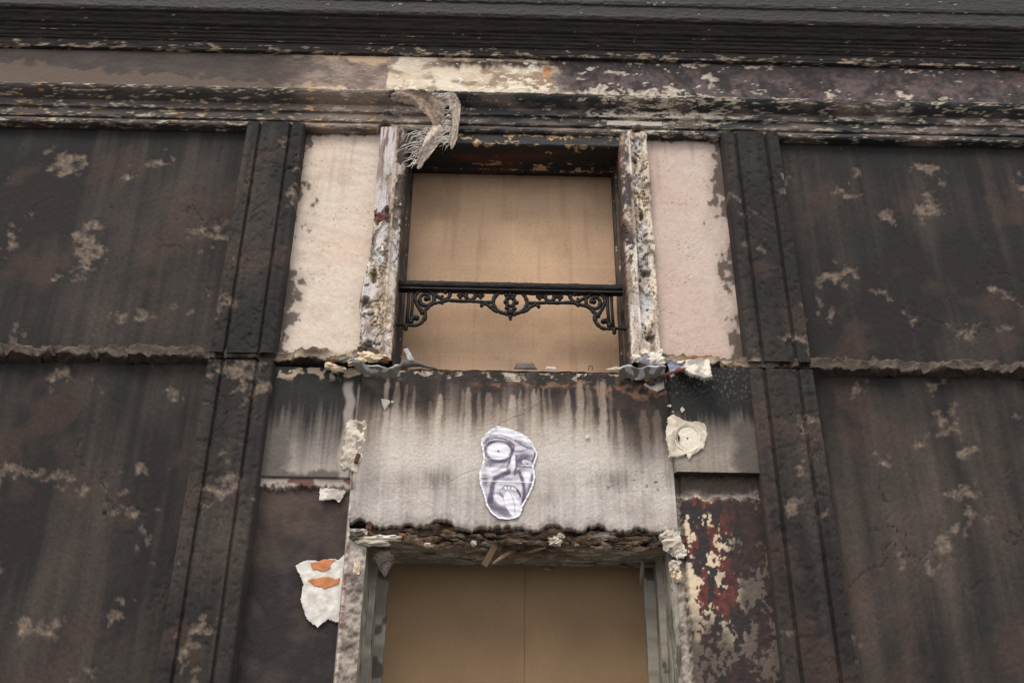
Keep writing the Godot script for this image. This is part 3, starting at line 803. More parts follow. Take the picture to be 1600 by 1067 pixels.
func build_ledge() -> void:
	# the broken string course under the stucco panels
	for s: float in [-1.0, 1.0]:
		var m := sheet(span(s * 0.60, s * 3.4, 0.008), span(0.0, 0.19, 0.005), func(x: float, v: float):
			var f := N(x * 6.0 + s, v * 16.0)
			var g := N(x * 22.0, v * 30.0 + s)
			var out := 0.075 + 0.022 * N(x * 3.0 + 8.0, 2.0) - 0.03 * ss(0.1, 0.3, N(x * 5.0, 9.0))
			var p: Vector2
			if v < out: p = Vector2(-0.01 + v, 3.865)
			elif v < out + 0.045: p = Vector2(out - 0.01, 3.865 - (v - out))
			else: p = Vector2(out - 0.01 - (v - out - 0.045) * 1.3, 3.82 - (v - out - 0.045) * 0.25)
			var d := 0.016 * f + 0.010 * g
			var col := C(196, 176, 152).lerp(C(96, 80, 66), clampf(0.45 + 1.5 * f + 0.5 * g, 0, 1))
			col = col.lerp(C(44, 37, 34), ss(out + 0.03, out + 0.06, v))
			col = col.lerp(C(70, 60, 54), ss(1.0, 1.2, absf(x)) * 0.8)
			col.a = 1.0
			vc = col
			vp = Vector3(x, p.y + d, p.x + d), s < 0.0)
		obj("broken_ledge", m, "stone", house)
	rng.seed = 5
	var lumps := []
	for k in 6: lumps.append(rock(300 + k, 0.45))
	# broken lumps: px, row, depth, wide, high, material
	for q in [[520, 562, 0.06, 0.05, 0.03, "chunk_brown"], [535, 560, 0.06, 0.07, 0.035, "chunk_grey"], [550, 566, 0.06, 0.05, 0.03, "chunk_pale"], [516, 572, 0.065, 0.06, 0.025, "chunk_cream"], [528, 577, 0.06, 0.07, 0.022, "chunk_cream"], [563, 563, 0.07, 0.05, 0.03, "chunk_cream"], [573, 556, 0.075, 0.075, 0.04, "chunk_cream"], [590, 560, 0.075, 0.085, 0.032, "chunk_cream"], [602, 562, 0.075, 0.05, 0.028, "chunk_brick"], [566, 545, 0.07, 0.04, 0.03, "chunk_dark"], [1000, 588, 0.05, 0.06, 0.026, "chunk_cream"], [985, 584, 0.05, 0.05, 0.018, "chunk_pale"], [1012, 592, 0.05, 0.03, 0.03, "chunk_brown"], [1030, 590, 0.05, 0.05, 0.04, "chunk_dark"], [1018, 598, 0.045, 0.04, 0.025, "chunk_dark"], [1008, 552, 0.07, 0.04, 0.03, "chunk_white"], [995, 560, 0.07, 0.05, 0.03, "chunk_white"], [1033, 551, 0.065, 0.03, 0.025, "chunk_white"]]:
		var b := Basis.from_euler(Vector3(rng.randf(), rng.randf() * 6.0, rng.randf_range(-0.3, 0.3))).scaled(Vector3(q[3], q[4], 0.035))
		obj("rubble_chunk", lumps[rng.randi() % 6], q[5], house, Transform3D(b, at(q[0], q[1], q[2])))

func build_outer_walls() -> void:
	for s: float in [-1.0, 1.0]:
		var sec := section([Vector2(1.115, -0.02), Vector2(1.118, 0.07), Vector2(1.126, 0.078), Vector2(1.18, 0.078), Vector2(1.186, 0.06), Vector2(1.194, 0.06), Vector2(1.2, 0.078), Vector2(1.34, 0.078), Vector2(1.346, 0.06), Vector2(1.354, 0.06), Vector2(1.36, 0.078), Vector2(1.414, 0.078), Vector2(1.422, 0.07), Vector2(1.425, -0.02)], 0.006)
		var P: PackedVector2Array = sec.p
		for part in [[1.9, 3.80], [3.84, 5.215]]:
			var m := sheet(sec.v, span(part[0], part[1], 0.007), func(v: float, y: float):
				var p := P[int(v)]
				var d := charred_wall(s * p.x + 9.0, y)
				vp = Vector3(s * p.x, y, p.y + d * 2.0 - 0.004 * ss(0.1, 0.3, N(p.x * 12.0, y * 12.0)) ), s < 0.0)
			obj("outer_pilaster", m, "render", house)
		var m2 := sheet(span(s * 1.42, s * 3.4, 0.009), span(1.9, 5.22, 0.009), func(x: float, y: float):
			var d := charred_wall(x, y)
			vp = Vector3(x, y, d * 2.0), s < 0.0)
		var o := obj("charred_wall", m2, "render", house)
		o.set_meta("label", "charred plaster wall to the left" if s < 0.0 else "charred plaster wall to the right")

# ---------------------------------------------------------------- things
func build_boards() -> void:
	var seam := at(803, 400, -0.25).x
	var l1 := at(800, 413, -0.25).y
	var l2 := at(700, 553, -0.25).y
	var front := sheet(span(-0.562, 0.562, 0.005), span(3.72, 5.15, 0.005), func(x: float, y: float):
		var g := S(x * 120.0, y * 170.0) * 0.5 + S(x * 60.0 + 5.0, y * 75.0) * 0.5
		var col := C(203, 169, 138) * (1.0 + 0.14 * N(x * 1.4, y * 1.2) + 0.16 * g + 0.025 * S(x * 2.0, y * 60.0))
		var line := 0.22 * ss(0.006, 0.001, absf(x - seam - 0.015 * N(2.0, y * 3.0))) * ss(4.5, 4.7, y) + 0.10 * ss(0.012, 0.004, absf(y - l1 + 0.01 * N(x * 3.0, 1.0))) + 0.10 * ss(0.010, 0.004, absf(y - l2))
		col = col.lerp(C(232, 204, 172), line)
		col = col.lerp(C(150, 118, 92), 0.25 * ss(0.15, 0.5, N(x * 9.0, y * 0.5)) + 0.22 * ss(0.0, 0.35, N(x * 2.2 + 4.0, y * 1.8)) + 0.3 * ss(0.03, 0.0, 0.56 - absf(x) + 0.02 * N(3.0, y * 9.0)))
		var spot := ss(0.83, 0.86, S(x * 40.0, y * 44.0 + 60.0)) * ss(0.3, 0.5, S(x * 4.0, y * 4.0))
		col = col.lerp(C(118, 92, 70), spot * 0.3)
		col.a = 1.0
		vc = col
		vp = Vector3(x, y, -0.25 + 0.003 * N(x * 1.5, y * 1.5) + 0.0006 * g))
	var o := thing("window_board", "tan fibreboard sheet closing the upper window behind the iron guard", "board", Vector3(0, 0, 0))
	obj("sheet_face", front, "board", o)
	obj("sheet_core", plain_box(Vector3(-0.562, 3.72, -0.275), Vector3(0.562, 5.15, -0.256)), "wood", o)
	var lx := at(603, 895, -0.33).x
	var rx := at(1017, 895, -0.33).x
	var mid := at(820, 895, -0.33).x
	var o2 := thing("doorway_board", "brown boarding closing the lower opening under the broken lintel", "board")
	for side in [[lx - 0.03, mid - 0.0006], [mid + 0.0006, rx + 0.03]]:
		var m := sheet(span(side[0], side[1], 0.006), span(1.9, 2.985, 0.006), func(x: float, y: float):
			var g := S(x * 120.0, y * 170.0)
			var col := C(136, 110, 82) * (1.0 + 0.15 * N(x * 2.0, y * 2.0) + 0.06 * g)
			var edge := minf(absf(x - side[0]), absf(x - side[1]))
			col.a = 1.0
			vc = col
			vp = Vector3(x, y, -0.33 - 0.002 * ss(0.006, 0.0, edge)))
		obj("board_sheet", m, "board", o2)
	obj("board_back", plain_box(Vector3(lx - 0.03, 1.9, -0.36), Vector3(rx + 0.03, 2.985, -0.339)), "wood", o2)

func iron(st: SurfaceTool, pts: Array, r: float, z: float, smooth := true) -> void:
	r *= 1.3
	var path := []
	for q in pts: path.append(at(q[0], q[1], z))
	if smooth and path.size() > 2: path = smooth_path(path, 5)
	var rad := []
	for k in path.size(): rad.append(r * (1.0 + 0.35 * N(path[k].x * 40.0, path[k].y * 40.0)))
	tube(st, path, rad, 8, 0.8)

func build_railing() -> void:
	var z := -0.06
	var o := thing("window_guard", "black cast iron window guard with scrollwork across the boarded window", "railing")
	# hand rail: moulded bar
	var a := at(616, 446.5, z)
	var b := at(973, 453.5, z)
	var sec := section([Vector2(-0.024, 0.012), Vector2(-0.02, 0.022), Vector2(0.0, 0.027), Vector2(0.018, 0.022), Vector2(0.025, 0.008), Vector2(0.022, -0.006), Vector2(0.014, -0.01), Vector2(0.017, -0.014), Vector2(0.02, -0.024), Vector2(0.012, -0.028), Vector2(-0.018, -0.028), Vector2(-0.022, -0.01), Vector2(-0.024, 0.012)], 0.004)
	var P: PackedVector2Array = sec.p
	var m := sheet(span(0, 1, 0.006), sec.v, func(u: float, v: float):
		var p := P[int(v)]
		var c := a.lerp(b, u)
		var f := N(c.x * 30.0, v * 0.6) * 0.003 + N(c.x * 8.0, v * 0.2) * 0.003
		var w := 1.0 + f / 0.03
		vc = Color.BLACK
		vp = c + Vector3(0, p.y * w, p.x * w), true)
	obj("hand_rail", m, "iron", o)
	for s: float in [-1.0, 1.0]:
		# pixel columns of one half; the other half is its mirror about the middle, sloped with the rail
		var q := func(list: Array) -> Array:
			var r := []
			for e in list:
				if s < 0: r.append([e[0], e[1]])
				else: r.append([1594.0 - e[0], e[1] + (797.0 - e[0]) * 0.036])
			return r
		var st := begin()
		iron(st, q.call([[639, 452], [637.5, 480], [635, 510]]), 0.0068, z, false)
		obj("guard_bar", finish(st), "iron", o)
		st = begin()
		iron(st, q.call([[645.5, 452], [644, 480], [641.5, 507]]), 0.0068, z, false)
		obj("guard_bar", finish(st), "iron", o)
		# foot tie into the wall with its knob
		st = begin()
		iron(st, q.call([[615, 508], [630, 507], [645, 508.5], [653, 508]]), 0.007, z)
		iron(st, q.call([[634, 507], [634, 514]]), 0.009, z, false)
		ball(st, at(q.call([[634, 514]])[0][0], q.call([[634, 514]])[0][1], z), 0.0105)
		obj("foot_tie", finish(st), "iron", o)
		# great scroll
		st = begin()
		iron(st, q.call([[659, 487], [652, 476], [648, 466], [651, 459], [658, 453.5], [666, 453], [673, 457], [678, 463], [677, 471], [671, 476], [663, 477.5], [657, 473], [656, 466], [660, 461], [666, 460], [670, 464], [669, 469]]), 0.0082, z)
		ball(st, at(q.call([[666, 467]])[0][0], q.call([[666, 467]])[0][1], z + 0.004), 0.014)
		iron(st, q.call([[669, 480], [664, 485], [660, 489]]), 0.008, z)
		obj("large_scroll", finish(st), "iron", o)
		# lower curl to the foot
		st = begin()
		iron(st, q.call([[660, 485], [664, 490], [663, 498], [657, 505], [650, 508.5]]), 0.0085, z)
		iron(st, q.call([[641, 505], [644, 498], [650, 495]]), 0.010, z)
		ball(st, at(q.call([[651, 497]])[0][0], q.call([[651, 497]])[0][1], z + 0.003), 0.015)
		ball(st, at(q.call([[659, 489]])[0][0], q.call([[659, 489]])[0][1], z), 0.0115)
		ball(st, at(q.call([[668, 482]])[0][0], q.call([[668, 482]])[0][1], z), 0.009)
		obj("lower_curl", finish(st), "iron", o)
		# upper curl against the rail
		st = begin()
		iron(st, q.call([[671, 456], [680, 461], [690, 467], [696, 468], [702, 463], [703, 456], [699, 452]]), 0.008, z)
		ball(st, at(q.call([[696, 456]])[0][0], q.call([[696, 456]])[0][1], z + 0.003), 0.013)
		ball(st, at(q.call([[691, 463]])[0][0], q.call([[691, 463]])[0][1], z), 0.008)
		obj("upper_curl", finish(st), "iron", o)
		# lower bar
		st = begin()
		iron(st, q.call([[668, 480], [678, 474], [690, 472], [697, 470], [706, 469.5], [720, 470.5], [740, 471], [755, 472], [770, 472.5]]), 0.0078, z)
		ball(st, at(q.call([[691, 474]])[0][0], q.call([[691, 474]])[0][1], z), 0.0085)
		ball(st, at(q.call([[752.5, 477.5]])[0][0], q.call([[752.5, 477.5]])[0][1], z), 0.0105)
		iron(st, q.call([[752.5, 473], [752.5, 477]]), 0.005, z, false)
		obj("lower_bar", finish(st), "iron", o)
		# rosette
		st = begin()
		var ring := []
		for k in 15: ring.append([735.0 + 7.2 * cos(TAU * k / 14), 461.5 + 6.6 * sin(TAU * k / 14)])
		iron(st, q.call(ring), 0.0075, z)
		for d in [[719, 458.5], [719, 464.5], [716.5, 461.5], [725, 461.5], [721, 461.5], [751, 459], [751, 465], [754, 462], [746, 462], [749, 462]]:
			ball(st, at(q.call([d])[0][0], q.call([d])[0][1], z), 0.0105, 0.8)
		obj("rosette", finish(st), "iron", o)
		# half of the great middle ring
		st = begin()
		iron(st, q.call([[796, 455], [789, 455.5], [783, 454], [777, 459], [772, 466], [770.5, 473], [773, 480], [779, 486], [787, 489.5], [794, 488]]), 0.0085, z)
		iron(st, q.call([[756, 474], [764, 478], [771, 484], [778, 487.5]]), 0.0075, z)
		obj("centre_ring", finish(st), "iron", o)
	var st2 := begin()
	for d in [[791, 461], [803, 462], [790, 472], [807, 473], [792, 481.5], [804, 482.5], [797, 456], [794, 466], [801, 466], [793, 477], [801, 478], [797, 461]]:
		ball(st2, at(d[0], d[1], z + 0.003), 0.0125, 0.8)
	var ring2 := []
	for k in 15: ring2.append([797.5 + 6.2 * cos(TAU * k / 14), 471.5 + 7.0 * sin(TAU * k / 14)])
	iron(st2, ring2, 0.008, z)
	obj("centre_boss", finish(st2), "iron", o)
	st2 = begin()
	for d in [[797.5, 488, 0.019], [791.5, 491, 0.011], [803.5, 491.5, 0.011], [797.5, 495, 0.012], [797.5, 499, 0.008]]:
		ball(st2, at(d[0], d[1], z + 0.002), d[2], 0.8)
	obj("drop_finial", finish(st2), "iron", o)

func stroke(p: Vector2, pts: Array, w: float) -> float:     # nearness to a drawn line, 1 on it
	var best := 1e9
	for i in pts.size() - 1:
		var a := Vector2(pts[i][0], pts[i][1])
		var b := Vector2(pts[i + 1][0], pts[i + 1][1])
		best = minf(best, p.distance_squared_to(Geometry2D.get_closest_point_to_segment(p, a, b)))
	return ss(w * 1.15, 0.0, sqrt(best))

func blob(p: Vector2, x: float, y: float, rx: float, ry: float, turn := 0.0) -> float:
	var d := (p - Vector2(x, y)).rotated(-turn) / Vector2(rx, ry)
	return exp(-d.length_squared())

func oval(p: Vector2, x: float, y: float, rx: float, ry: float, turn := 0.0) -> float:
	return ((p - Vector2(x, y)).rotated(-turn) / Vector2(rx, ry)).length()

func face_ink(p: Vector2) -> float:
	var k := 0.26 - 0.22 * blob(p, 370, 140, 190, 50, 0.2) - 0.22 * blob(p, 570, 220, 70, 40, 0.6) + 0.12 * blob(p, 300, 900, 160, 120)
	# brow
	k += 0.55 * stroke(p, [[135, 250], [180, 208], [250, 190], [330, 200], [400, 232], [430, 262]], 16)
	k += 0.35 * stroke(p, [[150, 215], [210, 172], [300, 160], [380, 185], [450, 225]], 13)
	k += 0.3 * stroke(p, [[190, 160], [240, 120], [270, 110]], 15)
	k += 0.45 * blob(p, 500, 235, 55, 28, 0.5) + 0.3 * blob(p, 585, 285, 50, 30, 0.4)
	k += 0.4 * stroke(p, [[450, 215], [510, 262], [570, 288], [640, 300]], 12)
	# left eye
	var e := oval(p, 282, 330, 122, 92)
	k += 0.6 * bump(e, 1.12, 0.16) + 0.35 * blob(p, 190, 250, 50, 26, -0.5)
	k += 0.55 * blob(p, 290, 440, 110, 22, 0.05) + 0.35 * blob(p, 395, 275, 28, 60, -0.3)
	if e < 0.98: k = 0.06 + 0.28 * ss(0.8, 1.0, e)
	k += 0.95 * ss(14, 7, p.distance_to(Vector2(278, 332)))
	# right eye
	k += 0.75 * blob(p, 540, 385, 80, 42, 0.1) + 0.6 * blob(p, 480, 440, 34, 36)
	var e2 := oval(p, 562, 452, 62, 34, 0.45)
	k += 0.5 * bump(e2, 1.05, 0.16)
	if e2 < 0.95: k = 0.32
	k += 0.8 * ss(10, 5, p.distance_to(Vector2(562, 455)))
	k += 0.7 * stroke(p, [[455, 480], [520, 490], [610, 490]], 10) + 0.8 * stroke(p, [[648, 330], [645, 380], [620, 430]], 22)
	k += 0.4 * stroke(p, [[430, 330], [500, 330], [560, 310]], 10)
	# nose
	k += 0.5 * stroke(p, [[440, 280], [395, 360], [390, 440], [360, 490]], 16) + 0.5 * stroke(p, [[455, 370], [455, 470], [445, 520]], 14)
	k += 0.95 * blob(p, 440, 545, 24, 28) + 0.8 * blob(p, 368, 555, 30, 16, -0.5)
	k -= 0.6 * blob(p, 424, 430, 22, 80) + 0.4 * blob(p, 340, 525, 24, 16)
	# cheeks and folds
	k += 0.85 * stroke(p, [[375, 530], [310, 575], [245, 605], [215, 680], [205, 760], [192, 830]], 34)
	k += 0.5 * blob(p, 190, 470, 60, 36) + 0.6 * blob(p, 145, 630, 34, 80) + 0.65 * blob(p, 185, 850, 32, 70, -0.3)
	k += 0.3 * stroke(p, [[330, 480], [270, 520], [215, 540]], 26)
	k -= 0.42 * blob(p, 205, 525, 75, 30, -0.25)
	k += 0.8 * stroke(p, [[480, 535], [510, 620], [525, 700], [520, 790], [508, 860]], 26)
	k += 0.65 * stroke(p, [[612, 570], [600, 650], [560, 740], [525, 830]], 34) + 0.35 * blob(p, 520, 515, 60, 24)
	k -= 0.4 * blob(p, 558, 575, 35, 55)
	# mouth
	k += 0.25 * blob(p, 370, 620, 90, 40) + 0.55 * stroke(p, [[290, 745], [320, 700], [360, 680], [420, 690], [460, 720], [490, 780]], 13)
	k += 0.7 * blob(p, 300, 785, 46, 22, 0.5) + 0.6 * stroke(p, [[440, 705], [475, 750], [488, 790]], 18)
	k += 0.55 * blob(p, 330, 940, 80, 48, 0.5) + 0.4 * blob(p, 240, 880, 40, 70, -0.4)
	if oval(p, 280, 818, 74, 38, 0.78) < 1.0: k = 0.1 + 0.35 * ss(0.75, 1.0, oval(p, 280, 818, 74, 38, 0.78))
	for t in [[303, 735, 9, 20], [345, 705, 14, 22], [375, 702, 11, 20], [412, 706, 13, 20], [436, 718, 9, 18]]:
		var q := oval(p, t[0], t[1], t[2], t[3])
		if q < 1.4: k = 0.05 if q < 0.85 else 0.7
	var tq := minf(oval(p, 385, 830, 62, 110, -0.22), oval(p, 425, 880, 66, 110, -0.12))
	if tq < 1.0: k = 0.08 + 0.4 * ss(0.86, 1.0, tq) + 0.45 * stroke(p, [[385, 740], [412, 800], [428, 880], [430, 960]], 8) + 0.15 * ss(0.0, 60.0, p.x - 440.0)
	return k

func build_poster() -> void:
	var out := [[275, 68], [200, 105], [150, 160], [108, 215], [105, 260], [122, 330], [128, 410], [116, 480], [90, 540], [88, 600], [95, 670], [120, 740], [140, 810], [155, 880], [200, 950], [265, 1000], [330, 1012], [430, 1000], [475, 975], [495, 930], [502, 890], [560, 790], [610, 690], [636, 600], [632, 540], [622, 490], [655, 400], [668, 350], [650, 310], [620, 240], [570, 180], [510, 140], [430, 110], [350, 85]]
	var poly := PackedVector2Array()
	for q in out: poly.append(Vector2(q[0], q[1]))
	var z := 0.036
	var tl := at(735, 655, z)
	var w := at(850, 655, z).x - tl.x
	var h := tl.y - at(735, 820, z).y
	var lean := at(735, 820, z).x - tl.x
	var m := sheet(span(70, 690, 3.6), span(50, 1030, 3.6), func(X: float, Y: float):
		var p := Vector2(X, Y)
		var d := edge_distance(poly, p) * (1.0 if inside(poly, p) else -1.0)
		vskip = d < -3.0
		var k := 0.0
		if d > 9.0:
			k = (face_ink(p) * 1.15) * ss(9.0, 22.0, d)
			var hatch := 0.5 + 0.3 * sin(X * 0.26 + Y * 0.16 + 3.0 * S(X * 0.012, Y * 0.012)) + 0.2 * sin(X * 0.20 - Y * 0.24 + 2.0 * S(Y * 0.01, X * 0.01))
			k = k * (0.55 + 0.75 * hatch) + 0.10 * S(X * 0.08, Y * 0.08) * ss(0.1, 0.4, k)
		k = clampf(k, 0.0, 0.95)
		var fold := ss(7.0, 2.0, absf(Y - 641.0 - 0.02 * (X - 380.0))) + 0.6 * ss(5.0, 1.5, absf(Y - 600.0 + 0.10 * (X - 120.0))) * ss(260.0, 160.0, X) + 0.5 * ss(5.0, 1.5, absf(Y - 412.0)) * ss(330.0, 180.0, X)
		k *= 1.0 - 0.75 * clampf(fold, 0, 1)
		vc = C(244, 243, 250).lerp(C(72, 54, 88), k)
		vc.a = 1.0
		var lift := 0.003 * ss(20.0, 0.0, d) * (0.5 + S(X * 0.02, Y * 0.02)) + 0.0018 * fold
		vp = Vector3(tl.x + w * X / 744.0 + lean * Y / 1067.0, tl.y - h * Y / 1067.0, z + 0.001 + lift + 0.0015 * S(X * 0.006, Y * 0.014)), true)
	var o := obj("pasted_poster", m, "paper")
	tag(o, "cut-out paper poster of a drawn face sticking its tongue out", "poster")

func ribbon(pts: Array, widths: Array, acrosses: Array, cols: Array, nu := 14) -> ArrayMesh:    # cloth strip along a path
	var n := pts.size() - 1
	return sheet(span(-1, 1, 2.0 / nu), span(0, n, 0.125), func(u: float, v: float):
		var i := mini(int(v), n - 1)
		var t: float = v - i
		var P: Vector3 = pts[i].cubic_interpolate(pts[i + 1], pts[maxi(i - 1, 0)], pts[mini(i + 2, n)], t)
		var W: float = lerpf(widths[i], widths[i + 1], t)
		var A: Vector3 = acrosses[i].lerp(acrosses[i + 1], t).normalized()
		var frayed := 1.0 + 0.16 * N(v * 2.5 + u * 2.0, 3.0) * absf(u)
		var fold := 0.010 * sin(u * 3.2 + v * 1.4) * W / 0.04
		vp = P + A * (u * W * frayed) + Vector3(0, 0, fold + 0.006 * N(u * 1.6, v * 1.2))
		var k := clampf(0.5 + 1.3 * N(u * 2.0 + 4.0, v * 1.6), 0, 1)
		vc = cols[0].lerp(cols[1], k) * (0.95 + 0.25 * S(u * 18.0, v * 14.0))
		vc = vc.lerp(C(200, 158, 124), ss(0.25, 0.4, N(u * 3.0 + 20.0, v * 2.0)) * ss(0.3, 0.9, absf(u)))
		vc.a = 1.0)

func fibres(st: SurfaceTool, from: Array, n: int, reach: float, down: float, seed_: int) -> void:   # threads combed off a torn edge, towards the left
	rng.seed = seed_
	for k in n:
		var t := rng.randf() * (from.size() - 1)
		var i := mini(int(t), from.size() - 2)
		var a: Vector3 = from[i].lerp(from[i + 1], t - i)
		var l := reach * (0.25 + 1.0 * pow(rng.randf(), 1.4)) * (0.75 + 0.5 * S(t * 2.0, seed_))
		var b := a + Vector3(-l * 0.45, 0.01 - down * l * 0.1, rng.randf_range(-0.012, 0.012))
		var c := a + Vector3(-l * 0.8, -down * l * 0.35, rng.randf_range(-0.02, 0.02))
		var d := a + Vector3(-l, -down * l * 0.55 + rng.randf_range(-0.03, 0.014), rng.randf_range(-0.03, 0.02))
		tube(st, [a, b, c, d], [0.0034, 0.0028, 0.0018, 0.0008], 4)

func build_cloth() -> void:
	var o := thing("torn_cloth", "frayed grey brown rag hanging from the moulding over the window corner", "rag")
	var z := 0.155
	var grey := C(120, 101, 88)
	var light := C(176, 156, 140)
	var X := Vector3.RIGHT
	# tail, over the ledge, down to the pinch
	var m := ribbon([at(610, 151, 0.15), at(624, 149, 0.165), at(643, 151, 0.18), at(662, 157, 0.185), at(676, 171, 0.19), at(683, 184, 0.185), at(685, 196, 0.175)],
		[0.014, 0.030, 0.042, 0.050, 0.052, 0.038, 0.020], [Vector3(0, 1, 0.3), Vector3(0.1, 1, 0.5), Vector3(0.2, 1, 0.6), Vector3(0.5, 0.8, 0.4), Vector3(0.9, 0.4, 0.2), Vector3(1, 0.15, 0.1), Vector3(1, 0, 0.1)], [grey, light])
	obj("upper_fold", m, "cloth", o)
	# lower flap with a fringe on its left
	m = ribbon([at(683, 193, 0.172), at(681, 205, 0.175), at(677, 218, 0.175), at(671, 232, 0.17), at(663, 246, 0.165), at(657, 256, 0.16), at(654, 264, 0.155)],
		[0.022, 0.044, 0.056, 0.05, 0.036, 0.02, 0.004], [X, Vector3(1, 0.15, -0.2), Vector3(1, 0.35, -0.3), Vector3(1, 0.5, -0.3), Vector3(1, 0.6, -0.2), Vector3(1, 0.6, 0), X], [C(168, 150, 136), C(222, 208, 194)])
	obj("lower_flap", m, "cloth", o)
	# right-hand strip hanging from the ledge
	m = ribbon([at(672, 158, 0.165), at(690, 153, 0.165), at(704, 155, 0.17), at(711, 166, 0.17), at(712, 182, 0.17), at(711, 198, 0.168), at(709, 214, 0.165), at(707, 225, 0.162), at(705.5, 233, 0.16)],
		[0.02, 0.026, 0.03, 0.032, 0.022, 0.018, 0.018, 0.012, 0.003], [Vector3(0, 1, 0.4), Vector3(0, 1, 0.4), Vector3(0.6, 0.8, 0.2), Vector3(1, 0.2, 0.1), X, X, X, X, X], [C(140, 124, 112), C(208, 194, 178)])
	obj("hanging_strip", m, "cloth", o)
	obj("ragged_top", plate([[668, 153], [680, 150], [694, 148], [706, 145], [714, 151], [717, 164], [708, 166], [698, 165], [688, 172], [678, 168]], 0.16, 0.004, C(150, 136, 124), 0.004, 0.003, Vector2(0.1, 0.1), 0.006, C(206, 194, 180)), "cloth", o)
	var st := begin()
	fibres(st, [at(672, 200, 0.165), at(667, 215, 0.165), at(663, 228, 0.16), at(659, 243, 0.16), at(655, 258, 0.155)], 64, 0.15, 0.5, 21)
	var f := obj("lower_fringe", finish(st), "fringe", o)
	f.set_meta("kind", "stuff")
	st = begin()
	fibres(st, [at(708, 170, 0.165), at(708, 185, 0.165), at(707, 200, 0.16), at(706, 215, 0.16), at(705, 228, 0.155)], 50, 0.12, 0.7, 22)
	fibres(st, [at(712, 156, 0.165), at(706, 150, 0.165), at(690, 149, 0.165)], 30, 0.08, 0.25, 23)
	f = obj("side_fringe", finish(st), "fringe", o)
	f.set_meta("kind", "stuff")
	# the dark knot it hangs by
	obj("knot", rock(900, 0.5), "charcoal", o, Transform3D(Basis().scaled(Vector3(0.03, 0.045, 0.04)), at(612, 147, 0.14)))

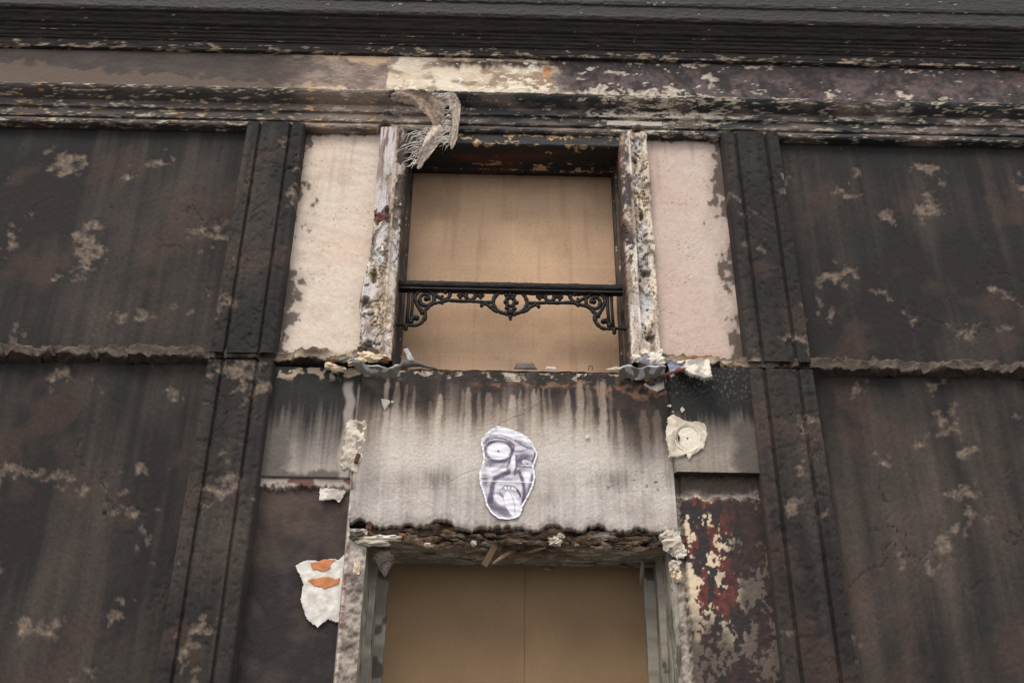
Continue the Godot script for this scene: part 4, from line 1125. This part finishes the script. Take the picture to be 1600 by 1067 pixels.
func build_small_things() -> void:
	# flakes and patches that belong to the wall
	var ctr := at(1075, 684, 0.074)
	var o := obj("plaster_patch", plate([[1044, 652], [1052, 648], [1060, 652], [1067, 657], [1076, 660], [1086, 659], [1100, 662], [1106, 680], [1100, 700], [1088, 709], [1081, 712], [1078, 719], [1072, 712], [1058, 715], [1046, 714], [1044, 700], [1041, 684]], 0.061, 0.009, C(226, 214, 196), 0.004, 0.004, Vector2.ZERO, 0.002, C(200, 186, 166), Vector3(ctr.x, ctr.y, 0.051)), "plaster", house)
	o.set_meta("label", "cream plaster patch with a round socket right of the streaked wall")
	var sock := sheet(span(0, TAU, TAU / 48), span(0.0, 1, 0.05), func(g: float, v: float):
		var n := N(cos(g) * 1.4 + 5.0, sin(g) * 1.4 + v * 2.0)
		var r: float = 0.004 + 0.056 * v * (1.0 + 0.10 * n)
		vp = ctr + Vector3(cos(g) * r, sin(g) * r * 1.12, -0.007 + 0.002 * n * (1.0 - v) - 0.004 * bump(v, 0.80, 0.07) * ss(0.4, -0.7, cos(g) + 0.4 * n) + 0.006 * ss(0.84, 0.99, v) + 0.003 * n * v * (1.0 - v))
		vc = C(232, 222, 206).lerp(C(188, 164, 136), bump(v, 0.8, 0.08) * clampf(0.3 + n * 3.0, 0, 0.8) * ss(0.5, -0.6, cos(g)))
		vc.a = 1.0, true)
	obj("round_socket", sock, "plaster", o)
	var st := begin()
	tube(st, [at(1060, 679, 0.07), at(1061, 684, 0.076), at(1061, 690, 0.072)], [0.003, 0.006, 0.002], 6)
	obj("rust_plug", finish(st), "rust", o)
	o = obj("plaster_patch", plate([[541, 662], [550, 657], [568, 658], [574, 666], [570, 676], [571, 690], [568, 702], [566, 716], [562, 732], [555, 742], [548, 734], [536, 734], [532, 722], [536, 706], [538, 690], [541, 676]], 0.019, 0.012, C(200, 188, 172), 0.006, 0.004, Vector2.ZERO, 0.006, C(228, 216, 200)), "plaster", house)
	o.set_meta("label", "rough buff plaster patch left of the streaked wall")
	st = begin()
	st.append_from(plain_box(Vector3(-0.008, -0.022, -0.01), Vector3(0.009, 0.022, 0.006)), 0, Transform3D(Basis.from_euler(Vector3(0, 0.5, -0.2)), at(558, 716, 0.04)))
	obj("rusty_bracket", st.commit(), "rust", o)
	for q in [[[[596, 624], [606, 625], [610, 628], [601, 641], [597, 632]], "pale triangular flake left on the streaked wall"], [[[1006, 602], [1011, 596], [1030, 594], [1037, 592], [1038, 607], [1026, 612], [1016, 608]], "pale plaster scab under the right end of the sill"], [[[915, 682], [920, 680], [921, 685], [916, 687]], "tiny white scrap on the streaked wall"], [[[611, 627], [615, 627], [612, 631]], ""]]:
		o = obj("plaster_flake", plate(q[0], 0.036, 0.004, C(214, 204, 192), 0.001, 0.0028), "plaster", house)
		if q[1]: o.set_meta("label", q[1])
	for q in [[1047, 634, 8, 4], [1066, 640, 7, 9], [1052, 643, 5, 3]]:
		obj("plaster_flake", plate([[q[0] - q[2] * 0.5, q[1]], [q[0], q[1] - q[3] * 0.5], [q[0] + q[2] * 0.5, q[1]], [q[0], q[1] + q[3] * 0.5]], 0.062, 0.003, C(214, 204, 192), 0.002, 0.0026), "plaster", house)
	# knobs of plaster round the foot of the right jamb and on the lintel
	for q in [[1050, 845, 0.03, 0.075, 0.085, "chunk_pale"], [1060, 862, 0.02, 0.06, 0.05, "chunk_white"], [1041, 838, 0.03, 0.06, 0.03, "chunk_pale"], [1054, 885, 0.015, 0.045, 0.05, "chunk_pale"], [1057, 900, 0.015, 0.04, 0.045, "chunk_cream"], [586, 846, 0.03, 0.13, 0.035, "chunk_pale"], [606, 841, 0.035, 0.10, 0.02, "chunk_white"], [558, 838, 0.02, 0.06, 0.035, "chunk_dark"], [557, 890, 0.012, 0.03, 0.06, "chunk_cream"], [868, 846, 0.03, 0.05, 0.035, "chunk_pale"], [876, 838, 0.03, 0.025, 0.022, "chunk_pale"], [740, 849, 0.02, 0.022, 0.018, "chunk_white"], [630, 838, 0.03, 0.03, 0.02, "chunk_brick"], [576, 824, 0.035, 0.02, 0.02, "chunk_brick"], [668, 852, 0.02, 0.026, 0.012, "chunk_white"]]:
		obj("plaster_lump", rock(q[0], 0.4, 16, 11), q[5], house, Transform3D(Basis.from_euler(Vector3(0, q[0] * 0.7, 0)).scaled(Vector3(q[3], q[4], 0.04)), at(q[0], q[1], q[2])))

	# loose things
	var m := plate([[630, 546], [637, 545], [641, 553], [647, 562], [637, 561], [635, 553]], -0.03, 0.0015, C(222, 224, 230), 0.0, 0.003, Vector2(0.3, 0.25))
	tag(obj("paper_scrap", m, "paper"), "small white paper scrap standing at the left end of the sill", "scrap")
	st = begin()
	tube(st, smooth_path([at(618, 577, 0.03), at(624, 573, 0.02), at(628, 566, 0.0), at(629, 560, -0.01), at(626, 557, -0.01)]), 0.0035, 6)
	tag(obj("wire_end", finish(st), "lead"), "bent grey wire end curling up beside the left paper scrap", "wire")
	st = begin()
	tube(st, smooth_path([at(626, 572, -0.06), at(640, 568, -0.06), at(655, 569, -0.06), at(668, 573, -0.06), at(682, 576, -0.06)]), [0.016, 0.02, 0.02, 0.022, 0.022, 0.02, 0.019, 0.018, 0.017, 0.016, 0.015, 0.014, 0.013, 0.012, 0.011, 0.011, 0.01, 0.01, 0.009, 0.009, 0.008, 0.008, 0.007, 0.006, 0.004], 7, 1.2)
	tag(obj("felt_roll", finish(st), "slate"), "flattened dark grey felt roll lying on the left of the sill", "felt")
	m = plate([[803, 577], [806, 568], [812, 567], [828, 568], [833, 567], [839, 577]], -0.04, 0.008, C(124, 118, 112), 0.001, 0.004, Vector2.ZERO)
	tag(obj("slate_piece", m, "stone"), "broken grey slate piece standing mid sill against the board", "slate")
	m = plate([[852, 577], [855, 573], [868, 575], [869, 578]], -0.02, 0.004, C(214, 204, 190), 0.001, 0.003, Vector2.ZERO)
	tag(obj("plaster_scrap", m, "plaster"), "pale sliver of plaster lying on the sill right of the slate", "plaster scrap")
	m = plate([[945, 577], [962, 574], [972, 575], [968, 579], [950, 580]], 0.0, 0.008, C(214, 198, 178), 0.002, 0.003, Vector2.ZERO)
	tag(obj("plaster_scrap", m, "plaster"), "pale plaster scrap lying at the right end of the sill", "plaster scrap")
	st = begin()
	tube(st, smooth_path([at(920, 578, -0.03), at(920, 573.5, -0.03), at(923, 572, -0.03), at(926, 574, -0.03), at(925.5, 578, -0.03)]), 0.0022, 5)
	tag(obj("wire_loop", finish(st), "rust"), "small rusty wire loop on the right half of the sill", "wire")
	# lead flashing, left: a buckled sheet under the surround
	var fl := func(path: Array, up: float, drop: float, seed_: float) -> ArrayMesh:
		var n := path.size() - 1
		return sheet(span(0, n, 0.05), span(0, 1, 0.1), func(u: float, v: float):
			var i := mini(int(u), n - 1)
			var P: Vector3 = path[i].lerp(path[i + 1], u - i)
			var rag := 0.7 * S(u * 0.45 + seed_, 4.0) + 0.12 * S(u * 1.4, seed_)
			var k := 0.25
			if v < k: vp = P + Vector3(0, up * (1.0 - v / k) * (0.5 + 0.8 * rag), -0.006 * (1.0 - v / k))
			else: vp = P + Vector3(0, -drop * (v - k) + 0.006 * S(u * 0.6 + seed_, v) * (v - k), -0.075 * (v - k) / (1.0 - k))
			vp += Vector3(0, 0.006 * S(u * 0.5 + seed_, 1.0), 0.016 * rag)
			var bare := ss(0.05, 0.10, S(u * 0.8 + seed_, v * 1.1) * 0.4 + 0.5 * ss(0.40, 0.16, v) - 0.10)
			vc = C(132, 128, 116).lerp(C(214, 216, 222), bare)
			vc.a = 1.0)
	m = fl.call([at(548, 556, 0.11), at(562, 564, 0.135), at(578, 571, 0.15), at(598, 574, 0.145), at(614, 573, 0.13), at(624, 571, 0.11)], 0.009, 0.022, 3.0)
	tag(obj("lead_flashing", m, "plaster"), "buckled grey flashing sheet with white paint flecks under the left surround", "flashing")
	m = fl.call([at(968, 577, 0.10), at(980, 570, 0.11), at(992, 572, 0.125), at(1010, 573, 0.135), at(1026, 574, 0.135), at(1041, 572, 0.11)], 0.010, 0.034, 13.0)
	tag(obj("lead_flashing", m, "plaster"), "grey green flashing folded under the right surround and its white stone", "flashing")
	tag(obj("loose_stone", rock(41, 0.3, 16, 11), "chunk_white", null, Transform3D(Basis.from_euler(Vector3(0.3, 0.4, 0.1)).scaled(Vector3(0.075, 0.06, 0.045)), at(1022, 561, 0.10))), "creamy white stone lump resting at the foot of the right surround", "stone")
	m = plate([[1000, 565], [1008, 556], [1014, 557], [1010, 563], [1022, 569], [1020, 571], [1008, 567]], 0.115, 0.002, C(150, 152, 168), 0.001, 0.003, Vector2(0.1, 0.3))
	tag(obj("plastic_scrap", m, "paper"), "blue grey torn sheet scrap beside the white stone", "plastic scrap")
	m = plate([[1041, 563], [1050, 563], [1056, 568], [1064, 569], [1070, 566], [1070, 570], [1062, 574], [1057, 575], [1053, 580], [1054, 585], [1050, 586], [1048, 577], [1044, 569]], 0.125, 0.002, C(168, 176, 196), 0.003, 0.003, Vector2(0.2, 0.3), 0.006, C(110, 114, 130))
	tag(obj("plastic_scrap", m, "paper"), "ragged pale blue plastic strip hanging right of the right surround", "plastic scrap")
	st = begin()
	tube(st, [at(1036, 587, 0.09), at(1048, 583, 0.11), at(1060, 579, 0.12), at(1072, 577, 0.12)], [0.006, 0.008, 0.010, 0.009], 7)
	tag(obj("iron_rod", finish(st), "red_iron"), "short rusty red iron rod poking out below the blue plastic strip", "rod")
	m = plate([[1052, 570], [1062, 562], [1076, 561], [1092, 559], [1108, 563], [1110, 600], [1098, 602], [1084, 594], [1068, 583]], 0.10, 0.03, C(222, 214, 200), 0.003, 0.004, Vector2(0.15, -0.5), 0.003, C(170, 164, 152))
	tag(obj("ledge_slab", m, "plaster"), "tilted white slab of broken ledge under the right stucco panel", "slab")
	st = begin()
	tube(st, smooth_path([at(1056, 566, 0.085), at(1066, 561, 0.09), at(1080, 558.5, 0.09), at(1096, 557, 0.09), at(1112, 556, 0.09)]), 0.0035, 6)
	tag(obj("orange_cable", finish(st), "cable"), "thin orange cable lying along the top of the white slab", "cable")
	# stick caught in the lintel
	st = begin()
	var a := at(771, 853, 0.0)
	var b := at(762, 876, -0.08)
	st.append_from(plain_box(Vector3(-0.013, -0.06, -0.007), Vector3(0.013, 0.06, 0.007)), 0, Transform3D(Basis.from_euler(Vector3(0.35, 0.2, -0.42)), a.lerp(b, 0.5)))
	tag(obj("timber_lath", st.commit(), "wood"), "short brown timber lath sticking down out of the broken lintel", "lath")
	# paper at the lower left
	m = plate([[500, 762], [542, 762], [537, 771], [532, 781], [529, 785], [524, 780], [519, 781], [500, 783]], 0.01, 0.002, C(226, 220, 212), 0.001, 0.004, Vector2(-0.15, -0.35), 0.005, C(178, 168, 160))
	tag(obj("peeling_paper", m, "paper"), "curling white paper peeling off the top of the dark left pilaster panel", "paper")
	m = plate([[462, 884], [474, 877], [490, 876], [504, 878], [514, 873], [528, 875], [536, 869], [542, 867], [541, 915], [540, 950], [528, 972], [512, 966], [496, 980], [480, 968], [470, 940], [474, 912]], 0.0, 0.002, C(228, 222, 214), 0.002, 0.004, Vector2.ZERO, 0.002)
	var pp := obj("poster_remnant", m, "paper")
	tag(pp, "torn white poster remnant with orange edges at the foot of the left pilaster", "poster remnant")
	for q in [[[484, 880], [498, 877], [512, 874], [523, 875], [517, 880], [515, 886], [510, 893], [500, 892], [488, 890]], [[480, 906], [500, 903], [512, 901], [522, 905], [531, 904], [528, 912], [510, 920], [490, 914]], [[538, 870], [541, 870], [541, 876], [538, 876]]]:
		obj("orange_print", plate(q, 0.0035, 0.002, C(208, 132, 84), 0.003, 0.0026), "paper", pp)

func _ready() -> void:
	# camera
	var pitch := deg_to_rad(29.614)
	var yaw := deg_to_rad(1.061)
	var roll := deg_to_rad(0.527)
	var f := Vector3(sin(yaw) * cos(pitch), sin(pitch), -cos(yaw) * cos(pitch))
	var r0 := Vector3(cos(yaw), 0, sin(yaw))
	var u0 := r0.cross(f)
	e_fwd = f
	e_right = r0 * cos(roll) + u0 * sin(roll)
	e_up = u0 * cos(roll) - r0 * sin(roll)
	var cam := Camera3D.new()
	cam.name = "camera"
	cam.projection = Camera3D.PROJECTION_FRUSTUM
	cam.near = 0.05
	cam.far = 400.0
	cam.size = 0.05 * 1067.0 / LENS
	cam.frustum_offset = Vector2(0, -0.05 * 59.0 / LENS)
	cam.transform = Transform3D(Basis(e_right, e_up, -e_fwd), eye)
	add_child(cam)
	cam.current = true
	# overcast sky
	var sky_m := ProceduralSkyMaterial.new()
	sky_m.sky_top_color = Color(0.84, 0.84, 0.85)
	sky_m.sky_horizon_color = Color(0.86, 0.87, 0.88)
	sky_m.sky_curve = 0.25
	sky_m.ground_bottom_color = Color(0.3, 0.29, 0.28)
	sky_m.ground_horizon_color = Color(0.5, 0.5, 0.5)
	var sky := Sky.new()
	sky.sky_material = sky_m
	var env := Environment.new()
	env.background_mode = Environment.BG_SKY
	env.sky = sky
	env.tonemap_mode = Environment.TONE_MAPPER_LINEAR
	env.tonemap_exposure = 2.85
	env.sdfgi_enabled = true
	env.ssao_enabled = true
	env.ssil_enabled = true
	var we := WorldEnvironment.new()
	we.name = "world"
	we.environment = env
	add_child(we)
	var sun := DirectionalLight3D.new()
	sun.name = "sun"
	sun.light_energy = 0.34
	sun.light_angular_distance = 26.0
	sun.light_color = Color(1.0, 0.97, 0.93)
	sun.shadow_enabled = true
	sun.rotation = Vector3(deg_to_rad(-52), deg_to_rad(-22), 0)
	add_child(sun)

	nf.seed = 3; nf.frequency = 1.0; nf.fractal_octaves = 4; nf.fractal_gain = 0.55
	ns.seed = 8; ns.frequency = 1.0; ns.fractal_type = FastNoiseLite.FRACTAL_NONE; ns.noise_type = FastNoiseLite.TYPE_SIMPLEX
	nr.seed = 21; nr.frequency = 1.0; nr.fractal_type = FastNoiseLite.FRACTAL_RIDGED; nr.fractal_octaves = 3
	for c: FastNoiseLite in [nc, nd]:
		c.seed = 31; c.frequency = 1.0; c.noise_type = FastNoiseLite.TYPE_CELLULAR; c.fractal_type = FastNoiseLite.FRACTAL_NONE; c.cellular_jitter = 1.0
	nc.cellular_return_type = FastNoiseLite.RETURN_CELL_VALUE
	nd.cellular_return_type = FastNoiseLite.RETURN_DISTANCE2_SUB
	make_materials()

	# setting
	var g := obj("pavement", plain_box(Vector3(-150, -0.2, -0.4), Vector3(150, 0.0, 5.5)), "ground")
	g.set_meta("kind", "structure")
	g = obj("road", plain_box(Vector3(-150, -0.4, 5.5), Vector3(150, -0.12, 150)), "asphalt")
	g.set_meta("kind", "structure")
	house = thing("burnt_building", "fire-damaged plaster house front with charred mouldings round a boarded window", "building")
	obj("wall_core", plain_box(Vector3(-3.4, 0.0, -4.0), Vector3(3.4, 6.35, -0.37)), "core", house)
	for s: float in [-1.0, 1.0]:
		obj("wall_core", plain_box(Vector3(s * 0.74, 0.0, -0.37), Vector3(s * 3.4, 5.73, -0.035)), "core", house)
	obj("wall_core", plain_box(Vector3(-0.74, 5.16, -0.37), Vector3(0.74, 5.73, -0.035)), "core", house)
	obj("wall_core", plain_box(Vector3(-0.74, 3.05, -0.37), Vector3(0.74, 3.7, -0.035)), "core", house)
	build_cornice()
	build_frieze()
	build_architrave()
	build_window_head()
	build_stucco()
	build_piers()
	build_spandrel()
	build_side_strips()
	build_lintel()
	build_ledge()
	build_outer_walls()
	build_boards()
	build_railing()
	build_poster()
	build_cloth()
	build_small_things()
